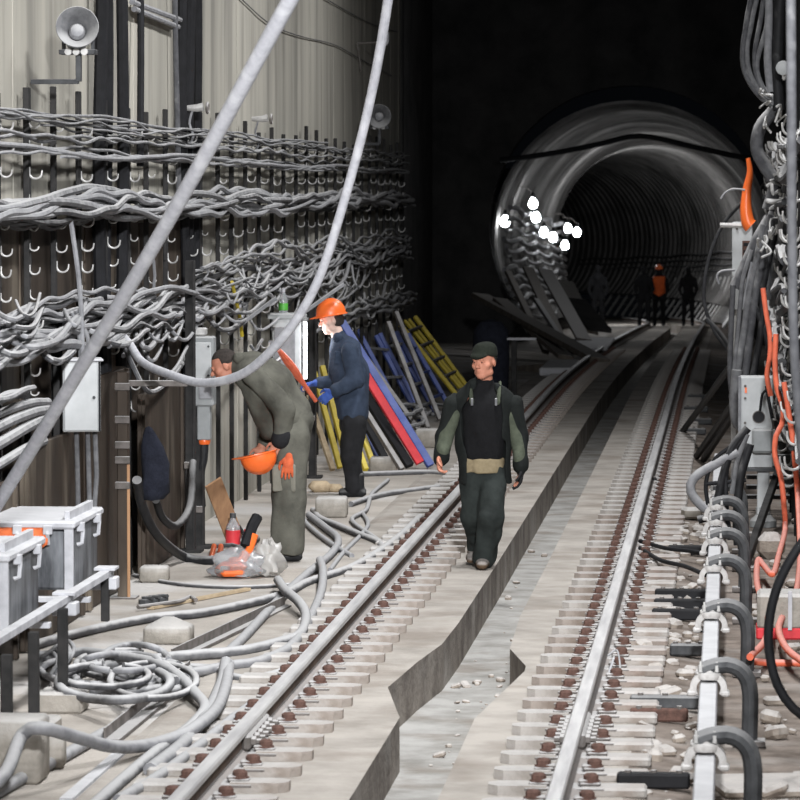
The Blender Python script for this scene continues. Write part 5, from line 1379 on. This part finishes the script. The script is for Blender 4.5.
for hxp, kx, ky, kd, ax, ay, ad in ((476, 475, 517, .02, 478, 551, .30), (492, 490, 517, -.14, 484, 557, -.06)):
    S.cone(W(hxp, 472, .02), W(kx, ky, kd), .075, .05, .03); S.cone(W(kx, ky, kd), W(ax, ay, ad), .05, .035, .03)
body = S.build('person', M['skin'], None, W0); body.location = W0
tag(body, 'man in a dark cap and open black jacket walking along the track slab', 'person')
def cloth(S, name, m, parent=None, origin=None, smooth=2): return S.build(name, m, parent, origin, smooth)
# eyes
for sx in (-1, 1):
    p = hc + HR @ np.array((sx * .030, -.0885, .006)) - np.array(W0); b = MB(); b.lathe([(0, -.005), (.004, -.004), (.006, 0), (.004, .004), (0, .005)], T(p), 8); b.build('eye', M['eye'], body)
# cap
S = SDF(hc - .2, hc + np.array((.2, .2, .24)), .0055); w = lambda x, y, z: hc + HR @ np.array((x, y, z))
S.ell(w(0, .020, .052), (.090, .108, .080), 0, HR); S.boxs(w(0, .0, -.045), (.2, .2, .078), .004, HR @ rot(0, -.22), .005, True)
S.ell(w(0, -.070, .052), (.066, .050, .020), .012, HR @ rot(0, .25)); S.ell(w(0, .03, .095), (.075, .085, .045), .03, HR)
S.folds(.004, 40, 9)
cap = S.build('knit_cap', M['knit_hat'], body, W0)
S = SDF(hc - .16, hc + .16, .006); S.ell(w(0, .026, .018), (.079, .092, .080), 0, HR); S.boxs(w(0, -.12, -.02), (.2, .13, .2), .01, HR, .01, True); S.boxs(w(0, 0, .12), (.2, .2, .07), .0, HR, .01, True)
S.build('hair', M['hair'], body, W0)
# sweater, shirt hem
S = SDF(lo, hi, .008)
S.cone(W(484, 412, -.01), W(484, 452, -.01), .150, .145, .04, (0, 1, 0), .72); S.cone(W(484, 394, .01), W(484, 404, .01), .075, .10, .03); S.cone(W(485, 384, .015), W(485, 394, .015), .066, .070, .015)
S.boxs(W(484, 476, 0), (.3, .3, .10), 0, None, .005, True); S.folds(.004, 45, 3); S.build('sweater', M['sweater'], body, W0)
S = SDF(lo, hi, .008); S.cone(W(483, 450, -.01), W(483, 466, -.01), .150, .154, .03, (0, 1, 0), .76); S.boxs(W(483, 484, 0), (.3, .3, .085), .0, None, .005, True); S.boxs(W(483, 437, 0), (.3, .3, .152), .0, None, .005, True); S.folds(.004, 60, 5)
S.build('shirt_hem', M['khaki'], body, W0)
# trousers
S = SDF(lo, hi, .0075)
S.cone(W(476, 466, .02), W(491, 466, .02), .10, .10, .03, (0, 1, 0), 1.1)
for hxp, kx, ky, kd, ax, ay, ad in ((475, 474, 515, .03, 479, 546, .30), (493, 491, 517, -.13, 485, 556, -.05)):
    S.cone(W(hxp, 474, .02), W(kx, ky, kd), .108, .088, .03); S.cone(W(kx, ky, kd), W(ax, ay, ad), .088, .078, .03)
    S.cone(W(ax, ay - 7, ad), W(ax, ay + 1, ad), .084, .086, .02)
S.folds(.007, 32, 8); S.build('trousers', M['trousers'], body, W0)
# boots
for j, (hx_, hy_, dd, tx, ty, td) in enumerate(((483, 563, .02, 482, 568, -.24), (474, 553, .32, 472, 556, .10))):
    h_ = W(hx_, hy_, dd); t_ = W(tx, ty, td); h_[2] = t_[2] = .014 if j == 0 else .016
    if j: h_[2] = .05
    S = SDF(np.minimum(h_, t_) - .12, np.maximum(h_, t_) + np.array((.12, .12, .22)), .006); boot(S, h_, t_, h_ + np.array((0, .0, .12)))
    S.build('boot', M['boot'], body, W0)
# jacket body and sleeves
S = SDF(lo, hi, .008)
S.cone(W(466, 402, .02), W(503, 402, .02), .080, .080, .06); S.cone(W(484, 405, .02), W(484, 440, .02), .195, .19, .05, (0, 1, 0), .70)
S.cone(W(484, 440, .02), W(485, 486, .03), .19, .205, .05, (0, 1, 0), .72)
S.cone(W(484, 391, .035), W(484, 398, .03), .085, .11, .03)
S.boxs(W(485, 500, 0), (.4, .4, .115), .01, None, .01, True)
fr = rot(0, 0, 0)
S.boxs(W(484, 440, -.22), (.118, .20, .45), .015, None, .01, True)
for xx in (466, 503): pass
S.boxs(W(484, 383, -.1), (.062, .14, .09), .02, None, .01, True)
S.cone(W(484, 408, -.03), W(484, 500, -.03), .148, .160, .01, (0, 1, 0), .74, True)
S.folds(.007, 28, 12); jk = S.build('jacket', M['jacket'], body, W0)
for sx, (P, mt) in enumerate((((W(454, 404, .02), W(444, 435, .045), W(441, 459, -.05)), 0), ((W(513, 404, .02), W(519, 436, .045), W(521, 466, -.04)), 0))):
    S = SDF(lo, hi, .008)
    S.cone(P[0], P[1], .072, .062, .03); S.cone(P[1], P[2], .060, .050, .03); S.cone(P[2] - np.array((0, 0, -.03)), P[2], .052, .052, .02)
    S.folds(.006, 34, 20 + sx); sl_ = S.build('sleeve', M['jacket'], jk, W0)
    S = SDF(lo, hi, .008); off = np.array(((.016, -.020, 0), (-.018, -.020, 0))[sx])
    S.cone(P[0] + off + np.array((0, 0, -.06)), P[1] + off, .044, .053, .03); S.cone(P[1] + off, P[2] + off * .55 + np.array((0, 0, .05)), .053, .043, .03); S.folds(.006, 34, 20 + sx)
    tag(S.build('sleeve_panel', M['sleeve'], jk, W0), 'olive inner panel of the black sleeve')
# lapels (pale clips), glove covers
for px in (472, 496):
    p = W(px, 402, -.145) - np.array(W0); b = MB(); b.box(p, (.018, .012, .055), None, .004); b.build('jacket_clip', M['cable'], jk)
for px, sx in ((470, -1), (500, 1)):
    S = SDF(W(px, 400, 0) - .2, W(px, 400, 0) + .2, .007); S.cone(W(px + sx * 0, 383, .02), W(px - sx * 2, 402, -.10), .018, .024, .01, (sx, 1, 0), .5); S.build('collar', M['sleeve'], jk, W0)
S = SDF(lo, hi, .0055); hand(S, W(440, 456, -.07), (-.02, -.35, -1), (.9, -.3, 0), (.1, -1, -.2), .75, 1.10, .1, .0098); S.boxs(W(440, 452, -.05), (.2, .2, .02), 0, None, .002, True)
S = SDF(lo, hi, .0055); hand(S, W(521, 466, -.04), (-.05, -.1, -1), (-.9, -.2, 0), (0, -1, 0), .45, 1.12, .1, .0102); S.cone(W(521, 464, -.04), W(521, 470, -.04), .042, .036, .01); S.build('glove', M['black_glove'], body, W0)

# ---- bent worker, seen from the side, bare-headed, helmet in hand
B0 = at(289, 560, Z=0.0)
def Bp(px, py, dy=0.0):
    p = at(px, py, Y=B0.y + dy); return np.array((p.x, p.y, p.z))
lo = np.array((Bp(205, 0)[0], B0.y - .42, -.02)); hi = np.array((Bp(330, 0)[0], B0.y + .42, Bp(0, 325)[2]))
S = SDF(lo, hi, .0055)
hc = Bp(224, 366, 0); HR = rot(-PI / 2 + .10, .42, 0)
head(S, hc, HR)
S.cone(Bp(232, 366), Bp(246, 368), .058, .068, .03)
S.cone(Bp(256, 378), Bp(288, 420), .105, .10, .04, (0, 1, 0), 1.1)
S.cone(Bp(253, 380, -.20), Bp(282, 412, -.24), .05, .042, .03); S.cone(Bp(282, 412, -.24), Bp(279, 442, -.22), .042, .032, .02)
S.cone(Bp(253, 380, .20), Bp(272, 416, .26), .05, .042, .03); S.cone(Bp(272, 416, .26), Bp(262, 446, .16), .042, .032, .02)
hand(S, Bp(279, 441, -.22), (-.45, -.08, -.85), (.15, .95, .0), (-.9, 0, .4), .55)
hand(S, Bp(262, 446, .16), (-.3, -.2, -.9), (0, -1, 0), (-1, 0, 0), .6)
for dy in (-.11, .11):
    S.cone(Bp(292, 432, dy), Bp(288, 498, dy), .09, .06, .03); S.cone(Bp(288, 498, dy), Bp(293, 552, dy), .055, .04, .03)
bent = S.build('person', M['skin'], None, B0); bent.location = B0
tag(bent, 'man in grey-olive workwear bending to the wall, orange helmet in his hand', 'person')
w = lambda x, y, z: hc + HR @ np.array((x, y, z))
for sx in (-1, 1):
    p = w(sx * .030, -.0885, .006) - np.array(B0); b = MB(); b.lathe([(0, -.005), (.004, -.004), (.006, 0), (.004, .004), (0, .005)], T(p), 8); b.build('eye', M['eye'], bent)
S = SDF(hc - .18, hc + .18, .0055); S.ell(w(0, .018, .034), (.079, .097, .092), 0, HR); S.boxs(w(0, -.13, -.03), (.2, .12, .10), .01, HR, .01, True); S.boxs(w(0, -.05, -.09), (.2, .09, .09), .02, HR, .01, True); S.boxs(w(0, 0, -.14), (.2, .2, .09), .02, HR, .01, True)
S.build('hair', M['hair'], bent, B0)
S = SDF(lo, hi, .0075)
S.cone(Bp(296, 420, 0), Bp(290, 442, 0), .135, .125, .04, (0, 1, 0), 1.35)
for dy in (-.12, .12):
    S.cone(Bp(292, 436, dy), Bp(289, 500, dy), .128, .120, .03); S.cone(Bp(289, 500, dy), Bp(288, 546, dy), .120, .124, .03)
S.boxs(Bp(290, 566, 0), (.4, .5, .10), .005, None, .01, True)
S.folds(.009, 26, 41, stretch=.3); S.build('trousers', M['overall'], bent, B0)
for dy in (-.12, .12):
    h_ = Bp(300, 560, dy); t_ = Bp(276, 560, dy); h_[2] = t_[2] = .0
    h_[0] -= .02
    S = SDF(np.minimum(h_, t_) - .12, np.maximum(h_, t_) + np.array((.12, .12, .22)), .006); boot(S, h_, t_, h_ + np.array((-.02, 0, .12))); S.build('boot', M['black_boot'], bent, B0)
S = SDF(lo, hi, .0075)
S.cone(Bp(252, 372), Bp(270, 385), .150, .165, .05, (0, 1, 0), 1.25); S.cone(Bp(268, 384), Bp(291, 413), .165, .155, .06, (0, 1, 0), 1.3); S.cone(Bp(262, 395), Bp(272, 428), .125, .10, .05, (0, 1, 0), 1.4)
S.cone(Bp(240, 366), Bp(250, 370), .085, .12, .03)
S.boxs(Bp(274, 462), (.28, .5, .12), .01, rot(0, 0, -.55), .01, True)
S.folds(.010, 24, 43, (.5, 0, .86), .5); jk = S.build('jacket', M['overall'], bent, B0)
for j, (dy, P) in enumerate(((-.2, (Bp(254, 376, -.19), Bp(284, 410, -.25), Bp(281, 437, -.23))), (.2, (Bp(254, 378, .20), Bp(274, 416, .27), Bp(264, 442, .17))))):
    S = SDF(lo, hi, .0075); S.cone(P[0], P[1], .088, .076, .03); S.cone(P[1], P[2], .074, .060, .03); S.folds(.009, 30, 51 + j)
    s_ = S.build('sleeve', M['overall'], jk, B0)
    if not j:
        S = SDF(lo, hi, .0075); S.ell(Bp(277, 401, -.275), (.055, .03, .085), 0, rot(0, 0, -.7)); S.build('elbow_patch', M['overall_patch'], s_, B0)
        S = SDF(lo, hi, .0075); S.cone(P[2] + np.array((.004, 0, .01)), P[2] + np.array((-.004, 0, -.02)), .069, .069, .01); S.build('dark_cuff', M['black_trousers'], s_, B0)
S = SDF(lo, hi, .0075); S.cone(Bp(239, 358, -.08), Bp(239, 358, .08), .045, .045, .03); S.cone(Bp(243, 372, -.08), Bp(240, 378, .0), .04, .04, .03); S.build('collar', M['overall'], jk, B0)
S = SDF(lo, hi, .008); S.boxs(Bp(284, 478, -.235), (.085, .012, .10), 0, None, .01); S.folds(.004, 30, 3); S.build('thigh_pocket', M['overall_patch'], bent, B0)
hm = helmet_mesh('hard_hat', M['orange']); p = Bp(258, 458, -.27)
hm.matrix_world = T(p + np.array((0, 0, .02))) @ Rz(-PI / 2) @ Rx(.25) @ Ry(PI) @ Rx(.0)
tag(hm, 'orange hard hat held crown down in the bent worker\'s hand', 'hard hat')
S = SDF(Bp(287, 468, -.3) - .2, Bp(287, 468, -.3) + .2, .005); hand(S, Bp(289, 456, -.275), (-.10, -.1, -1), (.05, 1, 0), (-1, 0, 0), .25, 1.05, .35, .010)
g_ = S.build('work_glove', M['orange_glove'], None, Bp(287, 468, -.3)); g_.location = Bp(287, 468, -.3)
tag(g_, 'orange work glove hanging from the bent worker\'s trouser pocket', 'glove')

# ---- worker in the orange helmet, facing the cabinet
H0 = at(352, 496, Z=0.0)
def Hp(px, py, dy=0.0):
    p = at(px, py, Y=H0.y + dy); return np.array((p.x, p.y, p.z))
lo = np.array((Hp(298, 0)[0], H0.y - .42, -.02)); hi = np.array((Hp(385, 0)[0], H0.y + .42, Hp(0, 285)[2]))
S = SDF(lo, hi, .0055); hc = Hp(331, 320, 0); HR = rot(-1.32, .22, 0)
head(S, hc, HR)
S.cone(Hp(336, 330), Hp(341, 346), .055, .062, .02); S.cone(Hp(346, 356), Hp(352, 410), .14, .13, .05, (0, 1, 0), 1.1)
S.cone(Hp(349, 352, -.19), Hp(354, 380, -.22), .05, .042, .03); S.cone(Hp(354, 380, -.22), Hp(333, 391, -.26), .042, .03, .02)
S.cone(Hp(346, 352, .19), Hp(340, 382, .22), .05, .042, .03); S.cone(Hp(340, 382, .22), Hp(318, 383, .05), .042, .03, .02)
hand(S, Hp(334, 391, -.26), (-.75, 0, -.6), (0, .95, -.2), (-.5, 0, .8), .55)
hand(S, Hp(318, 383, .05), (-.9, -.1, -.15), (.1, -.3, -.9), (0, -1, .3), .5)
for dy in (-.10, .12):
    S.cone(Hp(353, 418, dy), Hp(350, 455, dy), .085, .055, .03); S.cone(Hp(350, 455, dy), Hp(355, 488, dy), .05, .036, .03)
hp = S.build('person', M['skin_pale'], None, H0); hp.location = H0
tag(hp, 'man in orange helmet and blue-grey jacket working at the lit cabinet', 'person')
w = lambda x, y, z: hc + HR @ np.array((x, y, z))
for sx in (-1, 1):
    p = w(sx * .030, -.0885, .006) - np.array(H0); b = MB(); b.lathe([(0, -.005), (.004, -.004), (.006, 0), (.004, .004), (0, .005)], T(p), 8); b.build('eye', M['eye'], hp)
S = SDF(hc - .18, hc + .18, .0055); S.ell(w(0, .030, -.005), (.080, .090, .085), 0, HR); S.boxs(w(0, -.11, -.03), (.2, .125, .2), .01, HR, .01, True); S.boxs(w(0, 0, -.14), (.2, .2, .07), .02, HR, .01, True)
S.build('hair', M['hair'], hp, H0)
hm = helmet_mesh('hard_hat', M['orange']); q4 = Matrix(HR.tolist()).to_4x4()
hm.matrix_world = T(w(0, .012, .052)) @ q4 @ Rx(-.08)
tag(hm, 'orange hard hat worn by the man at the lit cabinet', 'hard hat')
S = SDF(lo, hi, .0075)
S.cone(Hp(353, 412, 0), Hp(353, 424, 0), .125, .125, .04, (0, 1, 0), 1.3)
for dy in (-.11, .12):
    S.cone(Hp(354, 424, dy), Hp(351, 456, dy), .112, .086, .03); S.cone(Hp(351, 456, dy), Hp(354, 487, dy), .086, .078, .03)
S.folds(.008, 30, 61); S.build('trousers', M['black_trousers'], hp, H0)
for dy in (-.11, .12):
    h_ = Hp(362, 496, dy); t_ = Hp(343, 496, dy); h_[2] = t_[2] = 0.0
    S = SDF(np.minimum(h_, t_) - .12, np.maximum(h_, t_) + np.array((.12, .12, .22)), .006); boot(S, h_, t_, h_ + np.array((-.03, 0, .12))); S.build('boot', M['black_boot'], hp, H0)
S = SDF(lo, hi, .0075)
S.cone(Hp(346, 350), Hp(349, 372), .135, .160, .05, (0, 1, 0), 1.25); S.cone(Hp(349, 372), Hp(353, 412), .16, .150, .05, (0, 1, 0), 1.25)
S.cone(Hp(340, 340), Hp(343, 348), .078, .11, .03); S.boxs(Hp(352, 436), (.4, .5, .14), .01, rot(0, 0, .06), .01, True)
S.folds(.010, 26, 63); jk = S.build('jacket', M['denim'], hp, H0)
for j, P in enumerate(((Hp(349, 352, -.19), Hp(356, 380, -.23), Hp(337, 390, -.26)), (Hp(346, 352, .19), Hp(341, 383, .22), Hp(321, 383, .06)))):
    S = SDF(lo, hi, .0075); S.cone(P[0], P[1], .085, .070, .03); S.cone(P[1], P[2], .068, .056, .03); S.folds(.009, 32, 71 + j); S.build('sleeve', M['denim'], jk, H0)
S = SDF(lo, hi, .0075); S.cone(Hp(338, 338, -.08), Hp(338, 338, .08), .05, .05, .03); S.build('collar', M['denim'], jk, H0)
S = SDF(lo, hi, .0075); S.boxs(Hp(341, 358, -.165), (.06, .012, .06), 0, rot(0, 0, .1), .008); S.build('chest_pocket', M['denim'], jk, H0)
S = SDF(lo, hi, .0055); hand(S, Hp(334, 391, -.26), (-.75, 0, -.6), (0, .95, -.2), (-.5, 0, .8), .55, 1.15, .1, .0104); S.cone(Hp(338, 389, -.26), Hp(332, 392, -.26), .040, .036, .01); S.build('glove', M['blue_glove'], hp, H0)
S = SDF(lo, hi, .0055); hand(S, Hp(318, 383, .05), (-.9, -.1, -.15), (.1, -.3, -.9), (0, -1, .3), .5, 1.12, .1, .0102); S.cone(Hp(322, 383, .06), Hp(316, 383, .04), .038, .034, .01); S.build('glove', M['blue_glove'], hp, H0)
# orange strip he works with
b = MB(); b.tube(spline([Hp(279, 350, -.42), Hp(291, 366, -.28), Hp(303, 383, -.10), Hp(316, 401, .02)], .03), [.02 + .02 * math.sin(PI * min(1, i / 16)) for i in range(len(spline([Hp(279, 350, -.42), Hp(291, 366, -.28), Hp(303, 383, -.10), Hp(316, 401, .02)], .03)))], 9)
tag(b.build('cable_sleeve', M['orange_cable']), 'orange-red plastic sleeve held slanting by the helmeted worker, behind the bent man\'s back', 'sleeve')

# ---- distant people in the tunnel
def far_person(px, py, Y, lab, vest=False, fold=0.0, h=.02):
    o = at(px, py, Y=Y); o.z = grade(Y) + .012; z = lambda *p: np.array(o) + np.array(p)
    S = SDF(z(-.5, -.45, -.03), z(.5, .45, 1.9), h)
    S.cone(z(0, 0, .95), z(0, -.05 - fold, 1.40), .15, .17, .05, (0, 1, 0), .7); S.ell(z(0, -.07 - fold * 1.3, 1.66), (.085, .10, .12), .02); S.cone(z(0, -.05 - fold, 1.45), z(0, -.06 - fold, 1.56), .06, .06, .03)
    for sx in (-1, 1):
        S.cone(z(sx * .1, 0, .92), z(sx * .12, -.05, .48), .10, .075, .04); S.cone(z(sx * .12, -.05, .48), z(sx * .13, .02, .08), .07, .06, .04); S.cone(z(sx * .13, .03, .05), z(sx * .14, -.14, .05), .05, .045, .02)
        S.cone(z(sx * .19, -.05 - fold, 1.38), z(sx * .26, -.08, 1.10), .07, .055, .04); S.cone(z(sx * .26, -.08, 1.10), z(sx * .2, -.25, .92), .05, .04, .03)
        hand(S, z(sx * .2, -.25, .92), (-sx * .2, -.6, -.6), (-sx, 0, 0), (0, -.5, .5), .4, 1.2, .1, .014)
    p = S.build('person', M['black_trousers'], None, o); p.location = o; tag(p, lab, 'person')
    if vest:
        S = SDF(z(-.5, -.45, .8), z(.5, .45, 1.7), h); S.cone(z(0, 0, 1.02), z(0, -.05 - fold, 1.38), .185, .20, .05, (0, 1, 0), .75); S.boxs(z(0, 0, 1.60), (.5, .5, .12), .0, None, .01, True); S.build('vest', M['vest'], p, o)
        hm = helmet_mesh('helmet', M['orange'], p); hm.location = (0, -.07 - fold * 1.3, 1.70)
    return p
far_person(659, 310, 118, 'distant person in an orange vest standing in the tunnel', True)
far_person(598, 312, 112, 'distant dark figure standing alone near the tunnel lamps')
far_person(644, 310, 116, 'distant dark figure leaning beside the person in the orange vest', False, .18)
far_person(688, 310, 119, 'distant dark figure standing by the outer tunnel wall')
